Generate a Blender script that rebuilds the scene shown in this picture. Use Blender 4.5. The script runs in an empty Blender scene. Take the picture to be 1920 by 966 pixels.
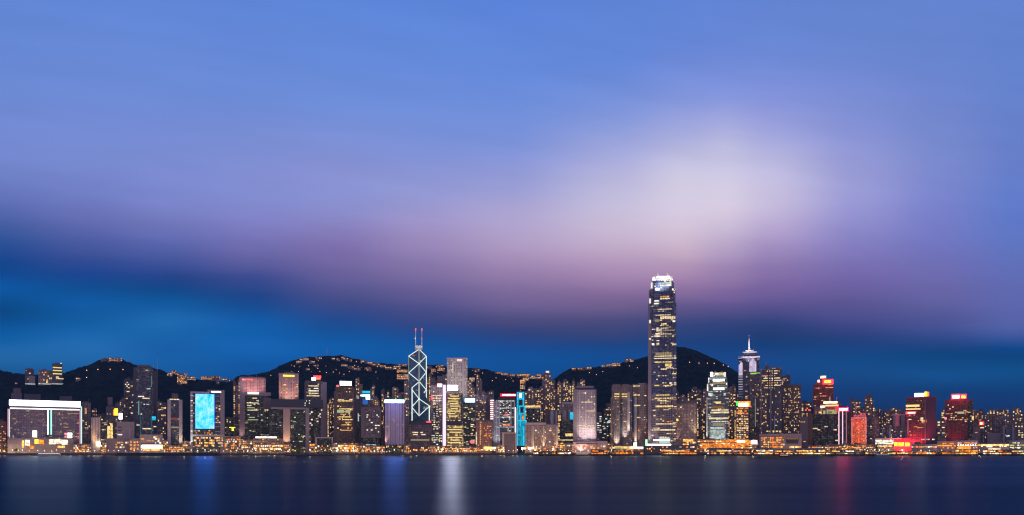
import bpy, math, random
import numpy as np
from mathutils import Vector, Matrix
from mathutils import noise as mnoise
R = math.radians
rnd = random.Random(7)
S = bpy.context.scene
COL = S.collection

# ------------------------------------------------------------------ camera
F, HZ, CH = 1450.0, 843.0, 13.0          # focal length in photo pixels, eye-level row, eye height (m)
cam = bpy.data.cameras.new('camera')
cam.sensor_width = 36.0
cam.lens = 36.0 * F / 1920.0
cam.shift_y = (HZ - 483.0) / 1920.0       # level camera with a rising front: verticals stay vertical
cam.clip_start, cam.clip_end = 1.0, 30000.0
cam_o = bpy.data.objects.new('camera', cam)
cam_o.location = (0, 0, CH)
cam_o.rotation_euler = (R(90), 0, 0)
COL.objects.link(cam_o)
S.camera = cam_o

S.render.engine = 'CYCLES'
S.cycles.use_denoising = True
S.cycles.use_adaptive_sampling = False
try:
    S.cycles.denoiser = 'OPENIMAGEDENOISE'
except Exception:
    pass
S.cycles.max_bounces = 5
S.cycles.diffuse_bounces = 2
S.cycles.glossy_bounces = 3
S.cycles.sample_clamp_indirect = 8
S.cycles.sample_clamp_direct = 16
S.cycles.filter_width = 1.2
S.view_settings.view_transform = 'Standard'
S.view_settings.look = 'None'
S.view_settings.exposure = 0.0
S.view_settings.gamma = 1.0

def lin(c):
    return tuple(((v / 255) / 12.92 if v <= 10 else ((v / 255 + .055) / 1.055) ** 2.4) for v in c)

# ------------------------------------------------------------------ dusk sky
W = bpy.data.worlds.new('World')
S.world = W
W.use_nodes = True
nt = W.node_tree
nt.nodes.clear()
class NB:
    """tiny node builder"""
    def __init__(self, nt): self.nt = nt
    def n(self, t, **kw):
        x = self.nt.nodes.new(t)
        for k, v in kw.items(): setattr(x, k, v)
        return x
    def put(self, inp, v):
        if v is None: return
        if hasattr(v, 'is_linked') or isinstance(v, bpy.types.NodeSocket): self.nt.links.new(v, inp)
        else: inp.default_value = v
    def m(self, op, a, b=None, c=None, clamp=False):
        x = self.n('ShaderNodeMath', operation=op, use_clamp=clamp)
        for i, v in enumerate((a, b, c)): self.put(x.inputs[i], v)
        return x.outputs[0]
    def mr(self, v, a, b, c=0.0, d=1.0, t='SMOOTHSTEP'):
        x = self.n('ShaderNodeMapRange', interpolation_type=t)
        for i, q in enumerate((v, a, b, c, d)): self.put(x.inputs[i], q)
        return x.outputs[0]
    def mix(self, f, a, b, mode='MIX'):
        x = self.n('ShaderNodeMix', data_type='RGBA', blend_type=mode)
        self.put(x.inputs[0], f); self.put(x.inputs[6], a); self.put(x.inputs[7], b)
        return x.outputs[2]
    def xyz(self, x, y, z=0.0):
        q = self.n('ShaderNodeCombineXYZ')
        self.put(q.inputs[0], x); self.put(q.inputs[1], y); self.put(q.inputs[2], z)
        return q.outputs[0]
nb = NB(nt)
tc = nb.n('ShaderNodeTexCoord')
sep = nb.n('ShaderNodeSeparateXYZ'); nt.links.new(tc.outputs['Generated'], sep.inputs[0])
dx, dy, dz = sep.outputs
rh = nb.m('MAXIMUM', nb.m('SQRT', nb.m('ADD', nb.m('MULTIPLY', dx, dx), nb.m('MULTIPLY', dy, dy))), 1e-4)
ca = nb.m('MAXIMUM', nb.m('DIVIDE', dy, rh), 0.45)
rr = nb.m('MULTIPLY', rh, ca)
u0 = nb.m('DIVIDE', dx, rr)               # tangent of the azimuth
v0 = nb.m('DIVIDE', dz, rr)               # height above the horizon
# long streaked clouds: the layers are warped by stretched noise
nz = nb.n('ShaderNodeTexNoise'); nz.inputs['Scale'].default_value = 1.0; nz.inputs['Detail'].default_value = 3
nt.links.new(nb.xyz(nb.m('MULTIPLY', u0, 2.2), nb.m('MULTIPLY', nb.m('ADD', v0, nb.m('MULTIPLY', u0, 0.10)), 9.0)), nz.inputs['Vector'])
nz2 = nb.n('ShaderNodeTexNoise'); nz2.inputs['Scale'].default_value = 1.0; nz2.inputs['Detail'].default_value = 5
nt.links.new(nb.xyz(nb.m('MULTIPLY', u0, 5.0), nb.m('MULTIPLY', nb.m('ADD', v0, nb.m('MULTIPLY', u0, 0.14)), 34.0), 3.7), nz2.inputs['Vector'])
v1 = nb.m('ADD', v0, nb.m('MULTIPLY', nb.m('SUBTRACT', nz.outputs['Fac'], 0.5), 0.013))
vpos = nb.m('DIVIDE', nb.m('ARCTANGENT', nb.m('MAXIMUM', v1, 0.0)), math.pi / 2)
SKY = {
 0: [(0,(98,134,212)),(100,(103,136,212)),(200,(112,138,212)),(300,(116,136,208)),(380,(95,112,182)),(413,(76,98,168)),(447,(50,85,155)),(480,(28,72,145)),(502,(14,70,140)),(520,(9,76,150)),(540,(5,86,162)),(560,(3,79,146)),(585,(2,70,131)),(610,(3,83,151)),(640,(12,96,166)),(660,(30,102,166)),(690,(22,91,152)),(800,(6,59,116))],
 160: [(0,(97,134,213)),(200,(112,139,213)),(300,(120,139,210)),(380,(110,122,192)),(413,(100,109,178)),(447,(80,95,165)),(480,(58,80,150)),(510,(32,70,145)),(530,(19,72,142)),(550,(9,81,151)),(568,(9,90,164)),(590,(10,90,159)),(612,(14,96,168)),(635,(27,104,175)),(660,(32,106,175)),(690,(20,91,154)),(800,(6,59,116))],
 320: [(0,(96,134,214)),(200,(112,140,215)),(300,(124,141,212)),(380,(124,134,204)),(413,(115,122,190)),(447,(98,108,178)),(480,(75,90,160)),(513,(45,72,142)),(535,(24,68,134)),(553,(12,75,142)),(567,(9,87,155)),(582,(17,94,166)),(602,(27,106,177)),(620,(22,101,172)),(645,(17,94,167)),(680,(15,91,161)),(800,(4,57,112))],
 480: [(0,(94,133,215)),(200,(112,141,216)),(300,(128,143,212)),(380,(131,140,208)),(413,(129,130,198)),(447,(119,116,183)),(480,(104,102,166)),(513,(71,81,148)),(547,(38,70,138)),(567,(24,71,141)),(587,(13,82,155)),(607,(10,92,170)),(632,(10,96,175)),(650,(15,98,177)),(680,(6,87,162)),(800,(5,57,112))],
 640: [(0,(92,133,216)),(200,(112,142,217)),(300,(132,145,212)),(380,(139,145,208)),(447,(132,121,182)),(500,(114,103,162)),(533,(93,90,149)),(560,(72,79,138)),(590,(42,72,138)),(620,(17,79,149)),(648,(9,90,166)),(680,(6,84,155)),(800,(5,57,112))],
 800: [(0,(91,132,216)),(200,(111,142,218)),(300,(131,147,214)),(380,(152,153,210)),(430,(160,146,197)),(480,(145,128,178)),(530,(116,103,155)),(570,(85,84,140)),(605,(54,71,132)),(635,(22,75,145)),(660,(9,84,158)),(690,(6,82,154)),(800,(5,57,113))],
 960: [(0,(90,130,216)),(200,(110,142,219)),(290,(132,149,217)),(370,(162,161,213)),(430,(178,164,206)),(480,(170,147,189)),(530,(138,117,164)),(580,(100,90,140)),(615,(58,69,123)),(650,(24,73,142)),(680,(6,80,152)),(750,(5,65,126)),(800,(5,57,113))],
 1160: [(0,(94,132,215)),(150,(108,140,219)),(240,(142,158,221)),(310,(176,177,222)),(380,(198,191,221)),(440,(200,182,210)),(490,(182,155,190)),(540,(147,119,164)),(590,(92,84,132)),(635,(43,67,123)),(670,(12,74,144)),(700,(8,70,136)),(800,(6,55,114))],
 1280: [(0,(96,132,213)),(120,(111,139,217)),(205,(142,157,222)),(275,(180,181,224)),(330,(208,202,228)),(395,(216,205,227)),(450,(209,188,210)),(490,(189,161,190)),(527,(158,127,169)),(563,(118,99,149)),(597,(70,75,129)),(634,(35,64,123)),(670,(18,69,135)),(740,(8,56,118)),(800,(4,48,104))],
 1360: [(0,(98,132,212)),(110,(111,138,216)),(190,(140,154,222)),(258,(180,181,224)),(320,(205,200,229)),(385,(217,206,228)),(445,(198,180,211)),(492,(169,145,187)),(537,(138,113,163)),(566,(109,92,149)),(597,(65,72,127)),(634,(30,61,120)),(680,(17,69,136)),(740,(8,56,116)),(800,(4,48,104))],
 1440: [(0,(99,132,211)),(120,(113,139,215)),(200,(140,151,219)),(268,(170,172,222)),(338,(199,193,226)),(395,(198,186,220)),(448,(175,157,203)),(488,(150,130,182)),(525,(129,108,165)),(561,(104,90,150)),(597,(60,69,127)),(634,(26,59,113)),(670,(18,68,133)),(690,(14,70,135)),(740,(6,54,114)),(800,(2,46,100))],
 1600: [(0,(100,132,208)),(130,(112,137,211)),(260,(138,148,213)),(340,(154,156,214)),(390,(152,151,212)),(452,(135,130,195)),(488,(124,115,180)),(525,(112,100,165)),(561,(95,88,150)),(597,(74,77,140)),(634,(38,63,124)),(670,(13,70,132)),(700,(11,73,134)),(730,(6,60,119)),(770,(2,48,101)),(820,(0,44,91))],
 1760: [(0,(100,131,207)),(150,(108,134,208)),(300,(122,138,206)),(380,(121,131,204)),(452,(115,120,194)),(525,(108,105,172)),(580,(90,92,155)),(620,(64,79,145)),(658,(18,66,125)),(690,(5,73,133)),(710,(6,78,141)),(732,(2,62,119)),(770,(0,50,103)),(820,(0,44,91))],
 1900: [(0,(98,130,207)),(150,(100,130,205)),(300,(103,127,202)),(380,(97,124,203)),(452,(96,118,194)),(525,(96,108,180)),(580,(91,101,171)),(618,(78,96,165)),(648,(24,73,141)),(670,(3,66,125)),(700,(2,77,137)),(732,(0,60,118)),(770,(0,49,103)),(820,(0,45,91))],
}
def ramp(stops):
    x = nb.n('ShaderNodeValToRGB')
    cr = x.color_ramp; cr.interpolation = 'CARDINAL'
    pts = sorted([(math.atan(max((HZ - py) / F, 0)) / (math.pi / 2), lin(c)) for py, c in stops])
    top = pts[-1][1]
    pts += [(0.55, tuple(a * b for a, b in zip(top, (.8, .84, .9)))), (1.0, tuple(a * b for a, b in zip(top, (.62, .68, .8))))]
    while len(cr.elements) < len(pts): cr.elements.new(0.5)
    for e, (p, c) in zip(cr.elements, pts): e.position = p
    for e, (p, c) in zip(cr.elements, pts): e.position = p; e.color = (*c, 1)
    nt.links.new(vpos, x.inputs[0])
    return x.outputs[0]
ks = sorted(SKY)
sky_c = ramp(SKY[ks[0]])
for a, b in zip(ks, ks[1:]):
    f_ = nb.m('MULTIPLY', nb.m('ADD', nb.mr(u0, (a - 960) / F, (b - 960) / F, t='LINEAR'), nb.mr(u0, (a - 960) / F, (b - 960) / F)), .5)
    sky_c = nb.mix(f_, sky_c, ramp(SKY[b]))
streak = nb.m('ADD', 0.92, nb.m('MULTIPLY', nz2.outputs['Fac'], 0.16))
sky_c = nb.mix(1.0, sky_c, nb.xyz(streak, streak, streak), 'MULTIPLY')
# the half of the sky behind the camera: mauve dusk over the lit city on this side of the harbour
back = nb.mix(nb.mr(dz, 0.0, 0.8), (.74, .56, .74, 1), (.18, .21, .46, 1))
sky_c = nb.mix(nb.mr(dy, -0.35, 0.35), back, sky_c)
bg = nb.n('ShaderNodeBackground'); nt.links.new(sky_c, bg.inputs[0]); bg.inputs[1].default_value = 1.0
ns = nb.n('ShaderNodeTexSky'); ns.sky_type = 'NISHITA'; ns.sun_disc = False
ns.sun_elevation = R(-3.0); ns.sun_rotation = R(15); ns.altitude = 20
bg2 = nb.n('ShaderNodeBackground'); nt.links.new(ns.outputs[0], bg2.inputs[0]); bg2.inputs[1].default_value = 0.006
ad = nb.n('ShaderNodeAddShader'); nt.links.new(bg.outputs[0], ad.inputs[0]); nt.links.new(bg2.outputs[0], ad.inputs[1])
wo = nb.n('ShaderNodeOutputWorld'); nt.links.new(ad.outputs[0], wo.inputs[0])
W.cycles.sampling_method = 'MANUAL'; W.cycles.sample_map_resolution = 512

# ------------------------------------------------------------------ materials
def new_mat(name):
    m = bpy.data.materials.new(name); m.use_nodes = True
    m.node_tree.nodes.clear()
    return m, NB(m.node_tree)
def finish(m, b, shader):
    o = b.n('ShaderNodeOutputMaterial'); m.node_tree.links.new(shader, o.inputs[0]); return m
_pl = {}
def plain(name, c, rough=.7, var=.25, scale=.15, metal=0.0):
    if name in _pl: return _pl[name]
    m, b = new_mat(name)
    t = b.n('ShaderNodeTexCoord')
    z = b.n('ShaderNodeTexNoise'); z.inputs['Scale'].default_value = scale; z.inputs['Detail'].default_value = 6
    b.nt.links.new(t.outputs['Object'], z.inputs['Vector'])
    f = b.m('ADD', 1 - var, b.m('MULTIPLY', z.outputs['Fac'], 2 * var))
    p = b.n('ShaderNodeBsdfPrincipled')
    b.put(p.inputs['Base Color'], b.mix(1.0, (*c, 1), b.xyz(f, f, f), 'MULTIPLY'))
    p.inputs['Roughness'].default_value = rough; p.inputs['Metallic'].default_value = metal
    _pl[name] = finish(m, b, p.outputs[0]); return m
def emi(name, c, s, sample=True, cells=None, lo=.55):
    """lit lamp or sign; cells = (size m) gives the uneven brightness of tubes, letters and rooms"""
    if name in _pl: return _pl[name]
    m, b = new_mat(name)
    e = b.n('ShaderNodeEmission'); e.inputs[0].default_value = (*c, 1); e.inputs[1].default_value = s
    if cells:
        t = b.n('ShaderNodeTexCoord'); oi = b.n('ShaderNodeObjectInfo')
        geo = b.n('ShaderNodeNewGeometry')
        vm = b.n('ShaderNodeVectorMath', operation='SCALE'); b.nt.links.new(geo.outputs['Position'], vm.inputs[0]); vm.inputs[3].default_value = 1.0 / cells
        fl = b.n('ShaderNodeVectorMath', operation='FLOOR'); b.nt.links.new(vm.outputs[0], fl.inputs[0])
        wn = b.n('ShaderNodeTexWhiteNoise', noise_dimensions='3D'); b.nt.links.new(fl.outputs[0], wn.inputs['Vector'])
        b.put(e.inputs[1], b.m('MULTIPLY', b.m('ADD', lo, b.m('MULTIPLY', wn.outputs['Value'], 2 * (1 - lo))), s))
    if not sample: m.cycles.emission_sampling = 'NONE'
    _pl[name] = finish(m, b, e.outputs[0]); return m

# facade pattern: floors and bays in metres from the wall's UVs, some rooms lit
grp = bpy.data.node_groups.new('facade_pattern', 'ShaderNodeTree')
for nme, typ, dv in [('Wall','Color',None),('Glass','Color',None),('Floor','Float',4),('Bay','Float',4),('WinW','Float',.7),('WinH','Float',.6),
                     ('Lit','Float',.2),('Band','Float',.3),('ColA','Color',None),('ColB','Color',None),('Power','Float',1.0)]:
    s = grp.interface.new_socket(nme, in_out='INPUT', socket_type='NodeSocket' + typ)
    if dv is not None: s.default_value = dv
grp.interface.new_socket('Shader', in_out='OUTPUT', socket_type='NodeSocketShader')
g = NB(grp)
gi = g.n('NodeGroupInput'); go = g.n('NodeGroupOutput'); I = gi.outputs
uvn = g.n('ShaderNodeUVMap'); sp = g.n('ShaderNodeSeparateXYZ'); grp.links.new(uvn.outputs[0], sp.inputs[0])
oi = g.n('ShaderNodeObjectInfo'); seed = g.m('MULTIPLY', oi.outputs['Random'], 91.7)
ub = g.m('DIVIDE', sp.outputs[0], I['Bay']); vb = g.m('DIVIDE', sp.outputs[1], I['Floor'])
cu, cv = g.m('FLOOR', ub), g.m('FLOOR', vb)
fu, fv = g.m('SUBTRACT', ub, cu), g.m('SUBTRACT', vb, cv)
mu = g.m('LESS_THAN', g.m('ABSOLUTE', g.m('SUBTRACT', fu, .5)), g.m('MULTIPLY', I['WinW'], .5))
mv = g.m('LESS_THAN', g.m('ABSOLUTE', g.m('SUBTRACT', fv, .5)), g.m('MULTIPLY', I['WinH'], .5))
mask = g.m('MULTIPLY', mu, mv)
def wn(x, y, k):
    q = g.n('ShaderNodeTexWhiteNoise', noise_dimensions='3D')
    grp.links.new(g.xyz(x, y, g.m('ADD', seed, k)), q.inputs['Vector']); return q.outputs['Value']
r1 = wn(cu, cv, 0.0)
run = g.m('FLOOR', g.m('ADD', g.m('DIVIDE', cu, 4.0), g.m('MULTIPLY', wn(0.0, cv, 5.0), 4.0)))
r2 = wn(run, cv, 11.0)
isb = g.m('LESS_THAN', wn(0.5, cv, 23.0), I['Band'])
rsel = g.m('ADD', g.m('MULTIPLY', isb, r2), g.m('MULTIPLY', g.m('SUBTRACT', 1.0, isb), r1))
# whole quarters of a tower can be emptier than others
nzg = g.n('ShaderNodeTexNoise'); nzg.inputs['Scale'].default_value = 1.0
grp.links.new(g.xyz(g.m('MULTIPLY', cu, .09), g.m('MULTIPLY', cv, .10), seed), nzg.inputs['Vector'])
thr = g.m('MULTIPLY', I['Lit'], g.m('MULTIPLY', nzg.outputs['Fac'], 2.0))
lit = g.m('LESS_THAN', rsel, thr)
r3 = wn(cu, cv, 37.0)
br = g.m('ADD', .12, g.m('MULTIPLY', g.m('POWER', r3, 2.2), 1.5))
ec = g.mix(wn(cu, cv, 53.0), I['ColA'], I['ColB'])
nzw = g.n('ShaderNodeTexNoise'); nzw.inputs['Scale'].default_value = .06; nzw.inputs['Detail'].default_value = 5
grp.links.new(uvn.outputs[0], nzw.inputs['Vector'])
pil = g.m('LESS_THAN', g.m('FRACT', g.m('DIVIDE', sp.outputs[0], g.m('MULTIPLY', I['Bay'], 4.0))), .10)   # a pier every fourth bay
mask = g.m('MULTIPLY', mask, g.m('SUBTRACT', 1.0, pil))
wv = g.m('ADD', g.m('ADD', .70, g.m('MULTIPLY', nzw.outputs['Fac'], .5)), g.m('MULTIPLY', pil, .25))
pane = g.m('ADD', .7, g.m('MULTIPLY', r1, .6))
lit = g.m('MULTIPLY', lit, mask)
base = g.mix(mask, g.mix(1.0, I['Wall'], g.xyz(wv, wv, wv), 'MULTIPLY'), g.mix(1.0, I['Glass'], g.xyz(pane, pane, pane), 'MULTIPLY'))
pb = g.n('ShaderNodeBsdfPrincipled')
g.put(pb.inputs['Base Color'], base)
g.put(pb.inputs['Roughness'], g.m('SUBTRACT', .8, g.m('MULTIPLY', mask, .55)))
g.put(pb.inputs['Emission Color'], ec)
dimr = g.m('MULTIPLY', g.m('MULTIPLY', mask, g.m('POWER', wn(cu, cv, 71.0), 3.0)), .14)      # curtained rooms
g.put(pb.inputs['Emission Strength'], g.m('MULTIPLY', g.m('ADD', g.m('MULTIPLY', lit, br), dimr), g.m('MULTIPLY', I['Power'], 1.35)))
grp.links.new(pb.outputs[0], go.inputs[0])
AMB, YEL, WRM, WHT, COOL, ORG = (1,.48,.16), (1,.68,.24), (1,.76,.44), (1,.92,.78), (.75,.95,1), (1,.25,.035)
def fac(name, wall, glass=(.02,.025,.04), fh=4, bw=4, ww=.7, wh=.6, lit=.2, band=.3, a=AMB, b=WRM, p=.9):
    if name in _pl: return _pl[name]
    m = bpy.data.materials.new(name); m.use_nodes = True; m.node_tree.nodes.clear()
    x = m.node_tree.nodes.new('ShaderNodeGroup'); x.node_tree = grp
    for k, v in zip(('Wall','Glass','Floor','Bay','WinW','WinH','Lit','Band','ColA','ColB','Power'), (wall,glass,fh,bw,ww,wh,lit,band,a,b,p)):
        x.inputs[k].default_value = (*v, 1) if isinstance(v, tuple) else v
    o = m.node_tree.nodes.new('ShaderNodeOutputMaterial'); m.node_tree.links.new(x.outputs[0], o.inputs[0])
    m.cycles.emission_sampling = 'NONE'
    _pl[name] = m; return m
ROOF = plain('roof_concrete', (.10,.095,.10))

# ------------------------------------------------------------------ meshes
def mesh(name, verts, faces, mats, uvs=None, mi=None, smooth=False):
    me = bpy.data.meshes.new(name); me.from_pydata(verts, [], faces)
    for m in mats: me.materials.append(m)
    if mi: me.polygons.foreach_set('material_index', mi)
    if uvs:
        l = me.uv_layers.new(name='UVMap'); l.data.foreach_set('uv', [c for f in uvs for p in f for c in p])
    if smooth: me.polygons.foreach_set('use_smooth', [True] * len(me.polygons))
    me.update(); return me
def link(name, data, parent=None):
    o = bpy.data.objects.new(name, data); COL.objects.link(o)
    if parent: o.parent = parent
    return o
def tag(o, label=None, cat=None, group=None, kind=None):
    for k, v in (('label', label), ('category', cat), ('group', group), ('kind', kind)):
        if v: o[k] = v
    return o
def prism_data(plan, z0, z1, top=None, v0=0.0):
    """upright prism over a counter-clockwise plan; z1 is a number or a height per corner; top = other plan at the top"""
    n = len(plan); zs = z1 if isinstance(z1, (list, tuple)) else [z1] * n
    top = top or plan
    V = [(x, y, z0) for x, y in plan] + [(x, y, z) for (x, y), z in zip(top, zs)]
    Fc, U, M, s = [], [], [], 0.0
    for i in range(n):
        j = (i + 1) % n
        L = math.dist(plan[i], plan[j])
        Fc.append((i, j, n + j, n + i)); M.append(0)
        U.append(((s, v0), (s + L, v0), (s + L, v0 + zs[j] - z0), (s, v0 + zs[i] - z0))); s += L
    Fc.append(tuple(range(n, 2 * n))); U.append(((0, 0),) * n); M.append(1)
    Fc.append(tuple(range(n - 1, -1, -1))); U.append(((0, 0),) * n); M.append(1)
    return V, Fc, U, M
def prism(name, plan, z0, z1, mat, parent=None, cap=None, top=None, smooth=False):
    V, Fc, U, M = prism_data(plan, z0, z1, top)
    return link(name, mesh(name, V, Fc, [mat, cap or ROOF], U, M), parent)
def rect(x0, x1, y0, y1): return [(x0, y0), (x1, y0), (x1, y1), (x0, y1)]
def bar_data(p, q, w):
    p, q = Vector(p), Vector(q); d = (q - p).normalized()
    a = d.cross(Vector((0, 1, 0)));
    if a.length < .1: a = d.cross(Vector((1, 0, 0)))
    a.normalize(); b = d.cross(a)
    c = [(-1,-1),(1,-1),(1,1),(-1,1)]
    V = [tuple(e + a * (s * w / 2) + b * (t * w / 2)) for e in (p, q) for s, t in c]
    Fc = [(0,1,5,4),(1,2,6,5),(2,3,7,6),(3,0,4,7),(3,2,1,0),(4,5,6,7)]
    return V, Fc
def bar(name, p, q, w, mat, parent=None):
    V, Fc = bar_data(p, q, w)
    return link(name, mesh(name, V, Fc, [mat]), parent)
_unit = {}
def unit_box(mat):
    """one shared unit cube mesh per material: centre x, front y=0 to back y=1, base z=0"""
    if mat.name not in _unit:
        V = [(x, y, z) for z in (0, 1) for x, y in ((-.5, 0), (.5, 0), (.5, 1), (-.5, 1))]
        Fc = [(0,1,5,4),(1,2,6,5),(2,3,7,6),(3,0,4,7),(3,2,1,0),(4,5,6,7)]
        _unit[mat.name] = mesh('box_' + mat.name, V, Fc, [mat])
    return _unit[mat.name]

# ------------------------------------------------------------------ terrain heights
RIDGES = [
 (2750, 620, [(-700,720),(-300,690),(-100,686),(0,694),(10,698),(25,701),(47,702),(70,704),(117,701),(130,698),(150,691),(165,687),(180,680),(190,675),(228,675),(240,680),(255,685),(285,691),(300,695),(315,701),(330,705),(345,710),(380,714),(410,716),(430,719),(460,735),(520,770),(620,843)]),
 (3150, 800, [(250,843),(330,790),(400,740),(430,718),(450,705),(480,704),(500,700),(512,694),(530,685),(545,679),(560,675),(575,672),(600,669),(640,668),(650,670),(665,674),(680,677),(695,681),(720,683),(745,685),(765,686),(800,685),(820,686),(838,689),(880,692),(910,693),(925,698),(945,701),(970,704),(990,707),(1015,709),(1035,713),(1060,723),(1120,760),(1250,843)]),
 (3000, 720, [(940,843),(980,780),(1010,735),(1030,717),(1040,711),(1050,703),(1062,696),(1072,693),(1100,691),(1120,690),(1135,687),(1150,684),(1165,682),(1180,678),(1200,673),(1215,669),(1240,661),(1265,654),(1278,652),(1288,653),(1300,657),(1320,665),(1345,676),(1365,688),(1380,698),(1400,711),(1430,731),(1460,746),(1500,761),(1560,776),(1700,800),(2000,820),(2600,840)]),
]
def _interp(pts, x): return np.interp(x, [p[0] for p in pts], [p[1] for p in pts])
def terrain(px, Y):
    px = np.asarray(px, float); Y = np.asarray(Y, float)
    z = np.full(np.broadcast(px, Y).shape, 4.0)
    for Yr, w, pts in RIDGES:
        H = np.maximum((HZ - _interp(pts, px)) / F * Yr + 11, 0)
        t = np.clip(np.abs(Y - Yr) / np.where(Y < Yr, w, 900), 0, 1)
        fall = np.clip(1 - t ** 1.35, 0, 1)
        z = np.maximum(z, 4 + H * fall)
    return z
def ground_z(X, Y):
    return float(terrain(960 + F * X / Y, Y)) if Y > 2000 else 4.0
def hit(px, py):
    """where the sight line through a photo pixel meets the hillside"""
    Ys = np.arange(1900, 3600, 4.0)
    d = terrain(np.full_like(Ys, px), Ys) - (CH + (HZ - py) / F * Ys)
    k = np.nonzero(d >= 0)[0]
    Y = Ys[k[0]] if len(k) else 3100.0
    return (px - 960) / F * Y, float(Y), float(terrain(px, Y))

# ------------------------------------------------------------------ buildings: a root Empty at the base, parts in its own frame
ORD = 'first second third fourth fifth sixth seventh eighth ninth tenth eleventh twelfth thirteenth fourteenth fifteenth sixteenth seventeenth eighteenth nineteenth twentieth'.split()
class Building:
    def __init__(s, name, label, cat, pxc, Y, group=None, base=None, rot=0.0):
        s.X, s.Y = (pxc - 960) / F * Y, Y
        s.a = math.atan2(s.X, s.Y) + rot
        s.zg = ground_z(s.X, s.Y) if base is None else base
        s.root = link(name, None); s.root.empty_display_size = 5
        s.root.location = (s.X, s.Y, s.zg); s.root.rotation_euler = (0, 0, -s.a)
        tag(s.root, label, cat, group)
        s.r = random.Random(int(pxc * 13 + Y))
    def lx(s, px, d=0.0):
        u = (px - 960) / F; ca, sa = math.cos(s.a), math.sin(s.a)
        cx, cy = s.X + d * sa, s.Y + d * ca
        return (u * cy - cx) / (ca + u * sa)
    def lz(s, py, px, d=0.0):
        x = s.lx(px, d)
        return CH + (HZ - py) / F * (s.Y + d * math.cos(s.a) - x * math.sin(s.a)) - s.zg
    def box(s, part, x0, x1, yt, yb=None, mat=None, d=0.0, dep=26.0, cap=None, top=None):
        xm = (x0 + x1) / 2
        z1 = s.lz(yt, xm, d); z0 = -2.0 if yb is None else s.lz(yb, xm, d)
        return prism(part, rect(s.lx(x0, d), s.lx(x1, d), d, d + dep), z0, z1, mat, s.root, cap)
    def unit(s, part, x0, x1, yt, yb, mat, d, dep, parent=None):
        xm = (x0 + x1) / 2; a, b = s.lx(x0, d), s.lx(x1, d)
        z1, z0 = s.lz(yt, xm, d), s.lz(yb, xm, d)
        o = link(part, unit_box(mat), parent or s.root)
        o.location = ((a + b) / 2, d, z0); o.scale = (abs(b - a), dep, z1 - z0)
        return o
    def band(s, part, x0, x1, yt, yb, mat, proud=.5, d=0.0):
        return s.unit(part, x0, x1, yt, yb, mat, d - proud, proud - .004)
    def wins(s, x0, x1, y0, y1, n, mats, w=2.2, h=2.0, gx=2.6, gy=3.3, d=0.0, rows=None):
        """single lit windows on the floor grid, each one a part"""
        nx, ny = max(1, int((x1 - x0) / gx)), max(1, int((y1 - y0) / gy))
        cells = [(i, j) for i in range(nx) for j in range(ny)]
        for i, j in s.r.sample(cells, min(n, len(cells))):
            a, c = x0 + (i + .15) * (x1 - x0) / nx, y0 + (j + .15) * (y1 - y0) / ny
            ww = w * s.r.choice((.6, .8, 1, 1))
            s.band('lit_window', a, min(a + ww, x1), c, c + h * s.r.choice((.7, 1, 1)), s.r.choice(mats), .25 + .05 * s.r.random(), d)
    def floors(s, x0, x1, y0, y1, n, mats, h=2.0, gy=4.2, d=0.0, lo=.3):
        """runs of lit office floor"""
        ny = max(1, int((y1 - y0) / gy))
        for j in s.r.sample(range(ny), min(n, ny)):
            L = (x1 - x0) * s.r.uniform(lo, 1); a = s.r.uniform(x0, x1 - L); c = y0 + (j + .2) * (y1 - y0) / ny
            s.band('lit_floor', a, a + L, c, c + h, s.r.choice(mats), .25, d)
    def plant(s, x0, x1, y, mat=None, d=6, n=2):
        for k in range(n):
            w = (x1 - x0) * s.r.uniform(.18, .42); a = s.r.uniform(x0 + 1, x1 - 1 - w)
            s.box('plant_room', a, a + w, y - s.r.uniform(1.5, 4), y + 1.5, mat or ROOF, d + k * 4, 9)
        if s.r.random() < .6:
            a = s.r.uniform(x0 + 1.5, x1 - 1.5)
            s.unit('mast', a, a + .35, y - s.r.uniform(4, 9), y + .5, MAST, d + 3, .6)
    def flood(s, px, py, out, color, watts, tx, ty, ang=70, blend=.8, td=0.0, size=1.0):
        l = bpy.data.lights.new('floodlight', 'SPOT'); l.energy = watts * .26; l.color = color
        l.spot_size = R(ang); l.spot_blend = blend; l.shadow_soft_size = size
        o = link('floodlight', l, s.root)
        p = Vector((s.lx(px), -out, s.lz(py, px))); q = Vector((s.lx(tx), td, s.lz(ty, tx)))
        o.location = p; o.rotation_euler = (q - p).to_track_quat('-Z', 'Y').to_euler()
        return o
MAST = plain('mast_steel', (.35,.34,.36), .5)

def tower(name, label, cat, x0, x1, yt, Y, mat, dep=26, group=None, yb=None, plants=2, cap=None, rot=0.0):
    b = Building(name, label, cat, (x0 + x1) / 2, Y, group, rot=rot)
    b.box('facade', x0, x1, yt, yb, mat, 0, dep, cap)
    if plants: b.plant(x0, x1, yt, n=plants)
    return b
HAZE = 1.5e-5
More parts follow.
